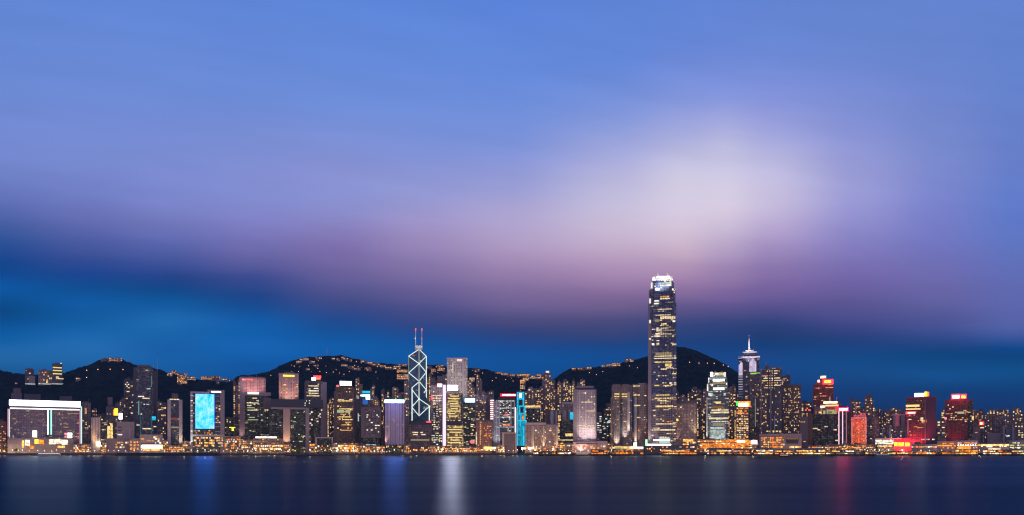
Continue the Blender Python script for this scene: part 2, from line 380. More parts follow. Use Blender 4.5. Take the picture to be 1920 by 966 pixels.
# ------------------------------------------------------------------ setting
# water: long exposure, so the chop is averaged into a rough, faintly rippled mirror
m, b = new_mat('harbour_water')
t = b.n('ShaderNodeTexCoord')
def streaks(sx, sy, det):
    mp = b.n('ShaderNodeMapping'); b.nt.links.new(t.outputs['Object'], mp.inputs[0]); mp.inputs['Scale'].default_value = (sx, sy, 1)
    q = b.n('ShaderNodeTexNoise'); q.inputs['Scale'].default_value = 1.0; q.inputs['Detail'].default_value = det
    b.nt.links.new(mp.outputs[0], q.inputs['Vector']); return q.outputs['Fac']
za, zb_ = streaks(.0014, .009, 3), streaks(.0016, .022, 5)
fr = b.n('ShaderNodeFresnel'); fr.inputs['IOR'].default_value = 1.33
df = b.n('ShaderNodeBsdfDiffuse'); df.inputs[0].default_value = (.003, .016, .034, 1)
gl = b.n('ShaderNodeBsdfGlossy', distribution='BECKMANN'); gl.inputs[0].default_value = (.64, .80, .96, 1)
b.put(gl.inputs['Roughness'], b.m('ADD', .25, b.m('MULTIPLY', za, .08)))
mx = b.n('ShaderNodeMixShader'); b.put(mx.inputs[0], b.m('MULTIPLY', b.m('POWER', fr.outputs[0], 1.5), b.m('ADD', .14, b.m('ADD', b.m('MULTIPLY', za, .10), b.m('MULTIPLY', zb_, .12)))))
b.nt.links.new(df.outputs[0], mx.inputs[1]); b.nt.links.new(gl.outputs[0], mx.inputs[2])
WATER = finish(m, b, mx.outputs[0])
Fx = 7000
tag(link('water', mesh('water', [(-Fx,-400,0),(Fx,-400,0),(Fx,7000,0),(-Fx,7000,0)], [(0,1,2,3)], [WATER])), kind='structure')

LAND = plain('city_ground', (.06,.055,.055), .85, .4, .02)
V = [(-4000,1700,4),(4000,1700,4),(6000,6000,4),(-6000,6000,4)]
tag(link('ground', mesh('ground', V, [(0,1,2,3)], [LAND])), kind='structure')
ROAD = plain('asphalt', (.05,.05,.055), .8)
tag(link('road', mesh('road', [(-2600,1722,4.01),(2600,1722,4.01),(2600,1736,4.01),(-2600,1736,4.01)], [(0,1,2,3)], [ROAD])), kind='structure')
# hills
m, b = new_mat('hill_forest')
t = b.n('ShaderNodeTexCoord')
z = b.n('ShaderNodeTexNoise'); z.inputs['Scale'].default_value = .03; z.inputs['Detail'].default_value = 7
b.nt.links.new(t.outputs['Object'], z.inputs['Vector'])
cr = b.n('ShaderNodeValToRGB'); cr.color_ramp.elements[0].position = .35; cr.color_ramp.elements[1].position = .68
cr.color_ramp.elements[0].color = (.008,.017,.021,1); cr.color_ramp.elements[1].color = (.015,.028,.031,1)  # haze's navy tint is partly put into the forest colour
b.nt.links.new(z.outputs['Fac'], cr.inputs[0])
p = b.n('ShaderNodeBsdfPrincipled'); p.inputs['Roughness'].default_value = .95; p.inputs['Specular IOR Level'].default_value = .05
b.nt.links.new(cr.outputs[0], p.inputs['Base Color'])
HILL = finish(m, b, p.outputs[0])
us = np.linspace(-500, 2400, 1000); ys = np.linspace(2080, 3950, 110)
U_, Y_ = np.meshgrid(us, ys)
Z_ = terrain(U_, Y_)
nr = np.random.RandomState(3)
bump = nr.uniform(-1, 1, Z_.shape)
bump = bump + .5 * (np.roll(bump, 1, 1) + np.roll(bump, -1, 1))
Z_ = Z_ + np.where(Z_ > 14, bump * 2.3, 0)
X_ = (U_ - 960) / F * Y_
Vh = np.stack([X_, Y_, Z_ + .3], -1).reshape(-1, 3)
ny, nx = Z_.shape
idx = np.arange(nx * ny).reshape(ny, nx)
Fh = np.stack([idx[:-1,:-1], idx[:-1,1:], idx[1:,1:], idx[1:,:-1]], -1).reshape(-1, 4)
tag(link('hills', mesh('hills', Vh.tolist(), Fh.tolist(), [HILL])), kind='structure')

# evening haze over the harbour: far slopes go navy
m, b = new_mat('evening_haze')
pv = b.n('ShaderNodeVolumePrincipled'); pv.inputs['Color'].default_value = (.40, .66, 1, 1); pv.inputs['Density'].default_value = HAZE
m.node_tree.links.new(pv.outputs[0], b.n('ShaderNodeOutputMaterial').inputs['Volume'])
V, Fc, U, M = prism_data(rect(-7200, 7200, -800, 7200), -4, 470)
tag(link('haze', mesh('haze', V, Fc, [m])), kind='stuff')
# sea wall and promenade edge
STONE = plain('sea_wall_stone', (.10,.09,.085), .8, .4, .3)
for x0, x1 in ((-2600, -640), (-640, -180), (-180, 330), (330, 2600)):
    o = prism('sea_wall', rect(x0 + .6, x1 - .6, 1696.5, 1699.8), -3, 4.9, STONE, None, STONE)
    tag(o, {-2600: 'long dark sea wall below the white neon outlined block and cyan screen tower', -640: 'dark sea wall below the white crowned brown tower',
            -180: 'dark sea wall below the cross braced tower and cyan lit tower', 330: 'long dark sea wall below the tallest tower and the ferry piers'}[x0], 'sea wall')
# breakwaters in front of the wall
ROCK = plain('breakwater_rock', (.035,.032,.035), .9, .5, .2)
def breakwater(px0, px1, Y, h, label):
    x0, x1 = (px0 - 960) / F * Y, (px1 - 960) / F * Y
    n = 40; V, Fc = [], []; r = random.Random(px0)
    for i in range(n + 1):
        x = x0 + (x1 - x0) * i / n; e = 1 if 0 < i < n else .25
        for k, (dy_, zz) in enumerate(((-7, -1.5), (-3, h * e), (3, h * e), (7, -1.5))):
            V.append((x + r.uniform(-1, 1), Y + dy_ + r.uniform(-.8, .8), zz + (r.uniform(-.6, .6) if zz > 0 else 0)))
    for i in range(n):
        for k in range(3): Fc.append((4*i+k, 4*i+4+k, 4*i+5+k, 4*i+1+k))
    Fc += [(0,1,2,3), (4*n+3, 4*n+2, 4*n+1, 4*n)]
    tag(link('breakwater', mesh('breakwater', V, Fc, [ROCK])), label, 'breakwater')
breakwater(216, 415, 1610, 6.0, 'long low dark breakwater in front of the cyan screen tower')
breakwater(536, 626, 1560, 2.6, 'short low dark breakwater in front of the gateway shaped dark block')
# ------------------------------------------------------------------ lit materials
W_AMB, W_YEL, W_WRM, W_WHT, W_COOL, W_ORG = (emi('window_' + n, c, s * 1.25, False, 3.0) for n, c, s in (('amber', AMB, .62), ('yellow', YEL, .8), ('warm', WRM, .75), ('white', WHT, .85), ('cool', COOL, .6), ('orange', ORG, .9)))
RES = [W_AMB, W_AMB, W_WRM, W_YEL]; OFF = [W_WRM, W_WHT, W_YEL, W_WRM]
S_WHITE = emi('sign_white', (1, .98, .95), 7.0, cells=5, lo=.8)
S_BAND = emi('sign_white_band', (.93, .93, 1), 26.0)
S_BLUEW = emi('sign_blue_white', (.55, .82, 1), 6.0, cells=4, lo=.7)
S_RED = emi('sign_red', (1, .035, .05), 4.0, cells=3, lo=.6)
S_PINK = emi('sign_pink', (1, .25, .33), 1.6, cells=3)
S_YEL = emi('sign_yellow', (1, .60, .04), 2.6, cells=3, lo=.7)
S_ORG = emi('sign_orange', (1, .28, .03), 1.7, cells=3)
S_GRN = emi('sign_green', (.10, .9, .15), 1.3)
S_CYAN = emi('neon_cyan', (.03, .62, .95), .9, cells=6, lo=.8)
S_CYAN2 = emi('led_facade_cyan', (.015, .34, .52), .8, False, cells=5, lo=.6)
N_WHITE = emi('neon_white', (1, .97, 1), 2.2)
N_PINK = emi('neon_pink', (1, .30, .42), .9)
N_MINT = emi('neon_mint', (.45, 1, .9), 1.2)
N_LILAC = emi('light_column_lilac', (.66, .53, .93), 1.8)
N_TRUSS = emi('truss_light', (.82, .95, .90), 1.15)
N_TRUSSD = emi('truss_light_dim', (.50, .62, .58), .35)
N_RED = emi('aircraft_lamp_red', (1, .08, .05), 1.6)
N_ORANGE = emi('street_lamp_glow', (1, .50, .16), 6.0)
N_LAMPW = emi('street_lamp_white', (1, .86, .62), 6.0)
SHOP_O = emi('shop_light_orange', (1, .27, .03), 1.1, False, cells=2.5, lo=.3)
SHOP_Y = emi('shop_light_yellow', (1, .52, .12), 1.3, False, cells=2.5, lo=.3)
SHOP_W = emi('shop_light_white', (1, .80, .55), 1.5, False, cells=2.5, lo=.3)
SHOP_P = emi('shop_light_pink', (1, .50, .42), .8, False, cells=2.5, lo=.4)
SHOPS = [SHOP_O, SHOP_Y, SHOP_W, SHOP_O, SHOP_P]

# ------------------------------------------------------------------ wall materials
MAUVE = plain('mauve_concrete', (.30,.25,.27), .75)
MAUVE_D = plain('dark_mauve_concrete', (.14,.115,.13), .7)
PALE = plain('pale_stone', (.48,.42,.42), .7)
DARK = plain('dark_cladding', (.035,.037,.045), .5)
NAVY = plain('navy_cladding', (.03,.04,.065), .35)
BRICK = plain('brown_cladding', (.12,.07,.06), .7)
F_HOTEL = fac('glass_purple_hotel', (.21,.16,.20), (.12,.10,.15), 3.6, 3.2, .8, .7, .14, .4, AMB, WRM, .26)
F_NAVY = fac('glass_navy', (.05,.06,.10), (.02,.032,.065), 4, 3.2, .85, .65, .035, .7, WRM, WHT, .5)
F_NAVY2 = fac('glass_navy_busy', (.06,.065,.075), (.02,.03,.04), 4, 4, .85, .6, .14, .7, YEL, WHT, .5)
F_GREEN = fac('glass_green_black', (.03,.04,.04), (.008,.018,.018), 4, 4, .85, .65, .10, .8, (.75,.85,.45), WRM, .4)
F_BLACK = fac('glass_black', (.015,.018,.024), (.006,.009,.014), 4, 4, .9, .75, .012, .6, WRM, COOL, .35)
F_BROWN = fac('brown_tower_wall', (.13,.085,.08), (.03,.02,.02), 4, 3.5, .6, .55, .10, .6, AMB, YEL, .7)
F_PURP = fac('purple_block_wall', (.11,.085,.12), (.05,.04,.06), 4, 3.5, .7, .6, .035, .4, AMB, WHT, .8)
F_LAV = fac('lavender_ribbed_wall', (.34,.28,.42), (.10,.085,.16), 4, 7.5, .42, 1.0, .0, .2, WRM, WHT, .3)
F_PINK = fac('pink_grid_wall', (.44,.30,.28), (.09,.055,.065), 3.6, 4.2, .55, .6, .34, .1, AMB, (1,.50,.38), .42)
F_GRID = fac('grey_grid_tower_wall', (.42,.37,.36), (.12,.10,.11), 3.6, 3.8, .6, .65, .5, .2, WRM, WHT, .5)
F_GOLD = fac('gold_lit_wall', (.16,.12,.10), (.04,.03,.02), 3.8, 3.4, .95, .55, .80, .3, YEL, (1,.66,.30), .55)
F_REDB = fac('red_brown_wall', (.30,.15,.13), (.09,.045,.04), 3.8, 3.4, .5, .55, .10, .4, AMB, ORG, .6)
F_TAN = fac('tan_hotel_wall', (.36,.27,.24), (.12,.085,.08), 3.4, 3.4, .5, .55, .12, .1, AMB, WRM, .4)
F_JARD = fac('porthole_wall', (.44,.37,.40), (.20,.16,.18), 3.7, 3.4, .5, .5, .12, .5, (1,.62,.40), WRM, .33)
F_EXCH = fac('ribbed_stone_wall', (.22,.17,.17), (.08,.07,.08), 3.8, 5.0, .6, .5, .10, .5, AMB, WRM, .4)
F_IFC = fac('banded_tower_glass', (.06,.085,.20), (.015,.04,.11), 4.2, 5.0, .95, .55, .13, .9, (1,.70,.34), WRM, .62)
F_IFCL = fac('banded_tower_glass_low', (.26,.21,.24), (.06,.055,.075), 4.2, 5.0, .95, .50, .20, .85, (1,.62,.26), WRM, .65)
F_IFC1 = fac('small_banded_tower_glass', (.15,.16,.18), (.03,.04,.05), 4.2, 4.0, .9, .55, .30, .9, (1,.80,.50), (.85,1,.9), .50)
F_CENT = fac('spired_tower_glass', (.07,.08,.11), (.025,.035,.06), 4.2, 4.0, .9, .6, .08, .8, AMB, (.8,.75,1), .4)
F_REDT = fac('red_glass_tower', (.085,.03,.04), (.03,.01,.02), 4, 4, .8, .6, .05, .6, AMB, ORG, .5)
F_ORG = fac('orange_washed_wall', (.44,.22,.17), (.17,.07,.04), 3.8, 3.6, .6, .55, .30, .6, ORG, AMB, .6)
APT = [fac('apartment_wall_' + n, w, (.05,.042,.05), 4.2, bw * 1.35, .55, .55, l * .6, 0.0, a, bb, pw * .75) for n, w, bw, l, a, bb, pw in (
    ('grey', (.17,.15,.17), 4.2, .17, AMB, WRM, .75), ('mauve', (.22,.17,.19), 3.6, .20, AMB, YEL, .7), ('brown', (.15,.11,.11), 4.6, .22, AMB, WRM, .8),
    ('navy', (.08,.085,.12), 4.0, .10, AMB, WRM, .7), ('pink', (.27,.20,.21), 4.0, .24, AMB, (1,.66,.5), .55))]
A_GREY, A_MAUVE, A_BROWN, A_NAVY, A_PINK = APT
F_POD = fac('podium_wall', (.20,.16,.16), (.05,.035,.03), 4.5, 4.0, .75, .6, .45, .5, ORG, YEL, .75)

# ================================================================== main buildings, west... the photo's left edge first
# --- wide block outlined in white neon
B = Building('hotel_block', 'wide purple glass block outlined by white neon under a blazing white roof band', 'building', 84, 1780)
B.box('facade', 17, 151, 765, None, F_HOTEL, 0, 40)
B.box('crown_slab', 17, 151.5, 750.5, 764.5, MAUVE_D, -.6, 40)
B.band('roof_sign', 17.2, 151, 751.5, 762.0, emi('sign_white_frieze', (.80, .83, 1), 6.0), 1.0, -.7)
B.band('neon_cornice', 19, 150, 766, 768, N_WHITE, .8)
B.box('corner_pier', 14, 18.4, 766, 821, MAUVE, -1.2, 30); B.band('neon_strip', 14.2, 16.8, 767, 818, N_PINK, .3, -1.2); B.band('neon_strip', 17, 18.4, 767, 820, N_MINT, .3, -1.2)
B.box('corner_pier', 149, 154.5, 767, 834, MAUVE, -1.2, 30); B.band('neon_strip', 149.2, 151.2, 768, 832, N_PINK, .3, -1.2); B.band('neon_strip', 151.6, 153.6, 762, 832, N_MINT, .3, -1.2)
for a, c, mm in ((88.6, 91.2, N_WHITE), (94.3, 97.6, N_MINT)):
    B.box('centre_pier', a, c, 768, 816, PALE, -1.3, 1.2); B.band('neon_strip', a + .3, c - .3, 769, 815, mm, .3, -1.3)
B.band('neon_strip', 91.6, 93.6, 768, 815, emi('neon_green_dim', (.02,.25,.20), .6), .4)
B.wins(21, 88, 772, 818, 16, [emi('window_dim_amber', AMB, .22, False), emi('window_dim_green', (.35,.5,.35), .16, False)], 5, 1.6)
B.wins(99, 148, 772, 818, 16, [emi('window_dim_amber', AMB, .22, False), emi('window_dim_warm', WRM, .3, False)], 6, 1.6)
B.band('lit_window', 128, 148, 774.5, 776, emi('window_dim_warm', WRM, .3, False))
B.box('plant_room', 45, 76, 739, 752, NAVY, 12, 16); B.box('plant_room', 112, 135, 743, 755, NAVY, 12, 16)
B = Building('convention_podium', 'grey podium with glowing billboards in front of the neon outlined block', 'building', 78, 1745)
B.box('facade', 14, 137, 822, None, plain('podium_grey', (.24,.20,.22)), 0, 30)
B.box('canopy', 84, 137, 816.5, 818.2, DARK, -3, 14)
for nm, a, c, y0, y1, mm in (('billboard', 61, 69, 808, 819.5, S_WHITE), ('billboard', 65, 72, 824, 832, S_YEL), ('billboard', 74, 82, 825, 833, S_ORG), ('billboard', 121, 127, 812, 820.5, S_PINK),
      ('billboard', 127, 135, 812, 821, S_WHITE), ('lit_window', 92, 104, 824, 833, SHOP_W), ('lit_window', 104, 116, 823.5, 832, SHOP_W), ('lit_window', 116, 127, 825, 834, SHOP_W), ('lit_window', 47, 56, 825, 836, SHOP_W), ('lit_window', 41, 45, 826, 840, SHOP_Y), ('lit_window', 55, 64, 836, 842, SHOP_O), ('lit_window', 108, 122, 836, 840, SHOP_Y)):
    B.band(nm, a, c, y0, y1, mm, .6)
for a in (60, 70, 74, 84): B.unit('sign_post', a, a + .6, 820, 826, MAST, -.5, .4)
tower('stepped_house', 'mauve stepped block with yellow lower windows behind the white roof band', 'building', 21, 41, 737, 1900, MAUVE_D, plants=0).box('upper_storey', 25, 39, 728, 738, MAUVE_D, 4, 14)
B = tower('waterside_block', 'maroon low block cut off at the photo edge beside the neon outlined block', 'building', -30, 12, 790, 1800, F_REDB); B.wins(0, 11, 795, 828, 9, RES)
B = tower('office_tower', 'dark mauve slab just right of the neon outlined block, one tall lit window', 'tower', 153, 170, 755, 1830, F_PURP); B.band('lit_window', 159, 162.5, 766, 776, W_AMB)
B.wins(154, 169, 770, 815, 5, RES)
B = Building('office_tower', 'narrow tan slab washed by a blinding orange floodlight at its foot', 'tower', 180, 1800)
B.box('facade', 171, 188, 783, None, PALE, 0, 24); B.plant(171, 188, 783)
for k in range(3): B.unit('rib', 172.5 + 5.5 * k, 174 + 5.5 * k, 784, 836, MAUVE, -.8, .8)
B.flood(181, 838, 9, (1, .55, .2), 500000, 180, 800, 80)
B.band('shop_sign', 181, 197, 829, 836, emi('flood_glare', (1,.78,.45), 9.0), 2.5, -4); B.band('shop_sign', 188, 195, 836, 842, SHOP_Y, 2, -4)  # glowing panels added for the floodlight's glare, not a sign
B = tower('office_tower', 'low dark block with dim floors right of the tan floodlit slab', 'building', 188, 201, 792, 1830, F_NAVY2)
B = tower('office_tower', 'grey blue block with a yellow roof billboard and lattice of lit rooms', 'building', 199, 226, 762, 1850, A_NAVY, plants=1)
B.box('tower_head', 202, 211, 745, 764, MAUVE_D, 6, 10); B.wins(200, 222, 765, 815, 12, RES)
B.box('billboard_frame', 212, 221, 765, 780, DARK, -2, 2); B.band('billboard', 214.5, 221, 766, 779, S_YEL, .4, -2); B.band('billboard', 212.2, 214.3, 768, 779, S_ORG, .4, -2); B.band('billboard', 223, 229.5, 775, 786, S_WHITE, .5, -1)
B.band('lit_window', 201, 206, 799, 822, W_YEL); B.band('lit_window', 207, 211.5, 794, 822, W_YEL)
B = tower('office_block', 'blank pale mauve box with three dark slots', 'building', 219, 252, 791, 1800, MAUVE, yb=823, plants=0)
for k, y in enumerate((800, 806.5)): B.band('slot_window', 221, 228, y, y + 2.2, DARK, .3)
B.band('lit_window', 220, 229, 814, 816, W_WHT); B.band('facade_strip', 242.5, 244, 800, 821, PALE, .3)
B = tower('podium_block', 'long grey podium under the blank mauve box', 'building', 197, 252, 822.5, 1790, plain('podium_grey', (.24,.20,.22)), dep=34, plants=0); B.wins(198, 250, 828, 841, 12, [W_AMB, W_WHT, W_ORG], 4, 3)
B = tower('apartment_tower', 'stepped dark tower with lit balconies left of the tall navy glass tower', 'tower', 232, 252, 712, 1980, A_NAVY); B.box('lower_wing', 227, 236, 745, None, A_NAVY, -4, 20)
B.wins(234, 250, 716, 800, 16, [W_WRM, W_YEL, W_WHT], 4, 2)
# tall navy glass tower
B = Building('office_tower', 'tall navy glass tower with cyan light lines, highest left of the cyan screen', 'tower', 272, 1900)
B.box('facade', 250, 288, 689, None, F_NAVY, 0, 34); B.box('side_wing', 283, 296, 695, None, NAVY, 6, 26)  # side_wing is the tower's side face, its shade put into a darker colour
B.box('edge_fin', 250, 256, 690, None, NAVY, -.8, 6); B.box('crown_box', 257, 283, 684.5, 689, MAUVE_D, 6, 16)
B.unit('mast', 294.6, 295.2, 673, 696, MAST, 12, .7); B.unit('mast', 287, 287.6, 685, 690, MAST, 8, .6)
B.band('light_line', 283, 284.6, 705, 726, emi('light_line_cyan', (.25,.55,.55), .35), .4); B.band('light_line', 259.5, 261, 752, 778, emi('light_line_mint', (.4,.85,.75), .5), .4)
B.band('light_line', 262.5, 264, 778, 815, emi('light_line_blue', (.05,.25,.40), .4), .4); B.band('light_line', 283, 284.5, 780, 818, emi('light_line_blue', (.05,.25,.40), .4), .4)
for a, c, y, mm in ((259, 270, 742.5, W_WHT), (267, 281, 746, W_WRM), (275, 282, 728, W_COOL), (267, 285, 803, W_WRM), (255, 262, 796, W_WRM), (288, 293, 799, W_WRM)): B.band('lit_floor', a, c, y, y + 2, mm, .3)
B.band('screen', 285, 292, 781, 788, S_CYAN, .5)
B = tower('apartment_tower', 'dark block with scattered orange windows between navy tower and white pilaster slab', 'tower', 294, 312, 755, 1850, A_NAVY); B.wins(296, 311, 760, 815, 16, RES, 2.6, 2.4)
# slab with two pale pilasters
B = Building('office_tower', 'slim dark slab held between two pale pilasters', 'tower', 328, 1800)
B.box('facade', 320, 335.5, 750, None, F_NAVY, .8, 24); B.box('pilaster', 314, 320, 749.5, None, PALE, 0, 26); B.box('pilaster', 335.5, 342, 749.5, None, PALE, 0, 26)
B.band('lit_floor', 318, 336, 748, 750, W_WRM, .4); B.box('plant_room', 322, 334, 738, 750, MAUVE_D, 8, 12)
B.band('sign', 320, 333, 783.5, 787, emi('sign_dim_red', (.5,.10,.09), .5), .3); B.band('lit_floor', 321, 335, 800, 803, emi('window_dim_warm', WRM, .3, False))
B.wins(320, 335, 803, 832, 5, [emi('window_dim_warm', WRM, .3, False)], 4, 2)
B.flood(340, 838, 10, (1,.8,.55), 260000, 338, 805, 70)
# cyan screen tower
B = Building('office_tower', 'white framed tower carrying a huge glowing cyan screen', 'tower', 389, 1790)
B.box('facade', 361, 418, 736, None, F_NAVY2, .8, 32)
B.box('corner_pier', 357, 361, 735, None, PALE, 0, 30); B.box('corner_pier', 413, 421, 733, None, MAUVE, 0, 32)
B.box('crown_slab', 389, 421, 731.5, 736, MAUVE, -.4, 26); B.band('roof_sign', 397, 414, 734.3, 736, S_WHITE, .6, -.5); B.box('roof_beam', 357, 390, 734.5, 737, PALE, -.3, 20)
m, b = new_mat('led_screen_cyan')
t = b.n('ShaderNodeTexCoord')
z = b.n('ShaderNodeTexNoise'); z.inputs['Scale'].default_value = 3.2; z.inputs['Detail'].default_value = 8; z.inputs['Roughness'].default_value = .75
mp = b.n('ShaderNodeMapping'); mp.inputs['Scale'].default_value = (1, 1, 1.5); b.nt.links.new(t.outputs['Object'], mp.inputs[0]); b.nt.links.new(mp.outputs[0], z.inputs['Vector'])
cr = b.n('ShaderNodeValToRGB'); e = cr.color_ramp.elements
e[0].position = .30; e[0].color = (.0, .06, .60, 1); e[1].position = .66; e[1].color = (.21, .25, .9, 1)
q = e.new(.44); q.color = (.01, .20, .9, 1); q = e.new(.54); q.color = (.075, .24, .95, 1)
b.nt.links.new(z.outputs['Fac'], cr.inputs[0])
em = b.n('ShaderNodeEmission'); em.inputs[1].default_value = 4.0; b.nt.links.new(cr.outputs[0], em.inputs[0])
LED = finish(m, b, em.outputs[0])
B.box('screen_frame', 365, 403, 738, 806, NAVY, -1.2, 2); B.band('screen', 366.3, 401.8, 739, 804, LED, .5, -1.3)
for k in range(10): B.band('lit_floor', 357.6, 361.2, 741 + 9.5 * k, 742.6 + 9.5 * k, W_WHT if k % 2 else W_COOL, .3)
for k in range(8): B.band('spandrel', 403.5, 412.6, 742 + 9.5 * k, 744 + 9.5 * k, MAUVE, .3, .8)
B.band('spandrel', 361, 421, 815, 818.5, PALE, .6); B.wins(364, 412, 806, 815, 6, [W_AMB, W_ORG], 3, 2); B.wins(363, 418, 819, 838, 40, [SHOP_Y, SHOP_O, W_YEL, SHOP_P], 3.5, 3.4, 3.2, 4)
B.wins(404, 413, 760, 800, 6, [W_WRM, W_AMB], 3, 2); B.flood(359, 838, 9, (.8,.95,1), 200000, 359, 800, 60)
B = tower('annex_block', 'stone annex with orange windows above a brilliant white shopfront', 'building', 262, 305, 815, 1770, MAUVE, plants=1)
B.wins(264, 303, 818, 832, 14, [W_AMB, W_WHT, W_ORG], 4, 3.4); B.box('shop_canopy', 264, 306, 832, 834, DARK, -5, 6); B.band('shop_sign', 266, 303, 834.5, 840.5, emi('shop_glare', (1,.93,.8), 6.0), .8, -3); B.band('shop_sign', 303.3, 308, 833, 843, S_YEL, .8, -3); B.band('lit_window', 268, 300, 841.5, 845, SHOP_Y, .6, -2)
B = tower('annex_block', 'low pinkish block with orange shopfronts left of the brilliant white shopfront', 'building', 243, 262, 822, 1775, MAUVE, plants=0); B.wins(243, 262, 826, 845, 10, [SHOP_O, S_ORG, W_AMB], 4, 4, 5, 5)
B = tower('office_block', 'black block with a small yellow sign right of the cyan screen tower', 'building', 421, 447, 782, 1840, F_BLACK, plants=0); B.band('sign', 430, 441, 801, 802.5, S_YEL, .4); B.band('sign', 434.5, 438.5, 802.6, 808, S_YEL, .4)
B.wins(422, 446, 786, 815, 4, RES)
B = tower('annex_block', 'low dark block with warm arcade under the small yellow sign', 'building', 420, 452, 818, 1785, F_POD, plants=0)
B.wins(421, 451, 822, 842, 20, SHOPS, 3.5, 3, 3.4, 4)
# pink-lit tower and dark green glass tower
B = Building('hotel_tower', 'pink lit tower with a small red rooftop sign behind dark green glass', 'tower', 474, 1930)
B.box('facade', 451, 498, 709, None, F_PINK, .8, 28); B.box('corner_pier', 449, 457, 707.5, None, MAUVE, 0, 14); B.box('parapet', 451, 497, 707, 709.5, MAUVE_D, -.5, 24); B.plant(456, 492, 708)
B.band('roof_sign', 454, 461, 710.2, 713.2, S_PINK, .5, -.6); B.band('roof_sign', 462, 475, 710, 713, emi('sign_rose', (1,.22,.25), 1.0), .5, -.6)
B.flood(474, 742, 30, (1, .5, .5), 420000, 474, 718, 110); B.flood(452, 830, 14, (1,.6,.55), 260000, 453, 790, 60)
B = Building('office_tower', 'black green glass tower with white roof sign in front of the pink lit tower', 'tower', 484, 1830)
B.box('facade', 459, 502, 741, None, F_GREEN, 0, 30); B.box('crown_slab', 459, 508, 735.5, 742, MAUVE, -.6, 26); B.box('side_bay', 494, 508, 746, 767, MAUVE_D, -.3, 24); B.box('side_wing', 500, 508, 766, None, F_GREEN, 3, 24)
B.band('roof_sign', 464.5, 485, 735.8, 739, emi('sign_cream', (1,.85,.72), 3.0), .5, -.7); B.floors(461, 487, 745, 790, 7, [emi('window_lime', (.75,.85,.5), .55, False), W_WRM], 1.6); B.band('lit_floor', 496, 511, 768, 770, W_YEL)
B.wins(461, 505, 750, 810, 8, [W_WRM, W_COOL], 4, 1.6)
B = tower('hotel_tower', 'pinkish gridded tower with a bright yellow bar sign on top', 'tower', 523, 560, 702, 2000, F_PINK, plants=0); B.box('parapet', 522.5, 560, 700, 709, MAUVE, -.6, 20); B.box('plant_room', 533, 552, 697.5, 701, MAUVE_D, 5, 12)
B.band('roof_sign', 531, 552, 703.2, 706.2, S_YEL, .6, -.7); B.band('centre_rib', 540, 544, 711, 790, MAUVE, .5); B.wins(526, 558, 713, 752, 24, [W_AMB, W_YEL], 2.4, 2.2); B.flood(541, 752, 32, (1,.55,.45), 420000, 541, 722, 110)
# gateway block
B = Building('gateway_block', 'black gateway shaped block with a deep top beam on pale legs', 'building', 545, 1800)
B.box('top_beam', 508, 606, 749, 763.5, NAVY, 0, 30); B.band('beam_edge', 508, 580, 764, 767.5, MAUVE, .8); B.box('glass_wing', 503, 531, 768, None, F_BLACK, 3, 24); B.box('glass_wing', 544.5, 574, 768, None, F_GREEN, 3, 24)
B.box('stone_column', 531, 544, 767.5, 829, plain('tan_stone', (.42,.32,.28)), -.4, 10); B.box('stone_leg', 573, 580, 767.5, None, MAUVE, -.6, 22)
B.flood(537, 842, 14, (1,.62,.35), 420000, 537, 800, 60); B.wins(532.5, 543, 770, 825, 10, [emi('window_dim_amber', AMB, .22, False)], 4, 3); B.wins(546, 572, 770, 830, 9, [W_COOL, W_WHT], 3, 1.2); B.wins(560, 606, 750, 763, 5, [W_WHT, W_WRM], 2.4, 2.4)
B.wins(505, 530, 770, 800, 5, [W_COOL, emi('window_dim_amber', AMB, .22, False)], 2.4, 1.4)
# dark glass tower with red sign
B = Building('office_tower', 'navy glass tower with mauve edges under a red and white rooftop sign', 'tower', 592, 1880)
B.box('facade', 573, 602, 718, None, F_NAVY2, .6, 28); B.box('edge_pier', 571, 574.5, 716.5, None, MAUVE_D, 0, 14); B.box('edge_pier', 601.5, 612.5, 716.5, None, MAUVE, 0, 30); B.box('crown_slab', 572, 605, 714, 718.5, MAUVE_D, -.4, 22)
B.box('sign_stand', 584, 602, 711, 714.5, DARK, 4, 6); B.band('roof_sign', 584, 592, 708.5, 713, S_WHITE, .8, 4); B.band('roof_sign', 588, 602, 704.5, 708.5, S_RED, .8, 4); B.band('roof_sign', 592.4, 601, 708.5, 711.5, emi('sign_scarlet', (1,.12,.03), 3.0), .8, 4)
B.floors(575, 600, 722, 745, 5, [W_WHT, W_YEL, W_WRM], 1.8, 4.4); B.wins(580, 604, 750, 806, 9, [W_WHT, W_WRM], 3.2, 2.6)
B = tower('portal_block', 'low dark portal framed block below the red and white sign tower', 'building', 593, 624, 821, 1780, F_BLACK, plants=0); B.box('frame', 591, 594, 819.5, None, MAUVE, -.5, 20); B.box('frame', 622, 624.5, 819.5, None, MAUVE, -.5, 20); B.box('frame', 594, 622, 819.5, 822, MAUVE, -.5, 20); B.wins(580, 590, 832, 842, 4, [W_ORG, S_ORG], 4, 4, 5, 5, -2); B.wins(595, 621, 835, 845, 10, SHOPS, 3, 3)
# lit domed hall at the waterline
B = tower('exhibition_hall', 'low grey hall with a glowing white ring on its roof', 'building', 474, 531, 822, 1760, F_POD, plants=0, dep=40)
B.box('roof_drum', 479, 519, 818.6, 823, PALE, 4, 24); B.band('lit_ring', 479, 519, 819, 821.4, emi('ring_light', (1,.9,.74), 3.0, cells=4), .8, 4); B.box('cupola', 496, 502, 815.5, 819, PALE, 10, 8)
B.wins(476, 530, 834, 845, 30, [SHOP_W, SHOP_Y, SHOP_W], 3.4, 3.2, 3.2, 4)
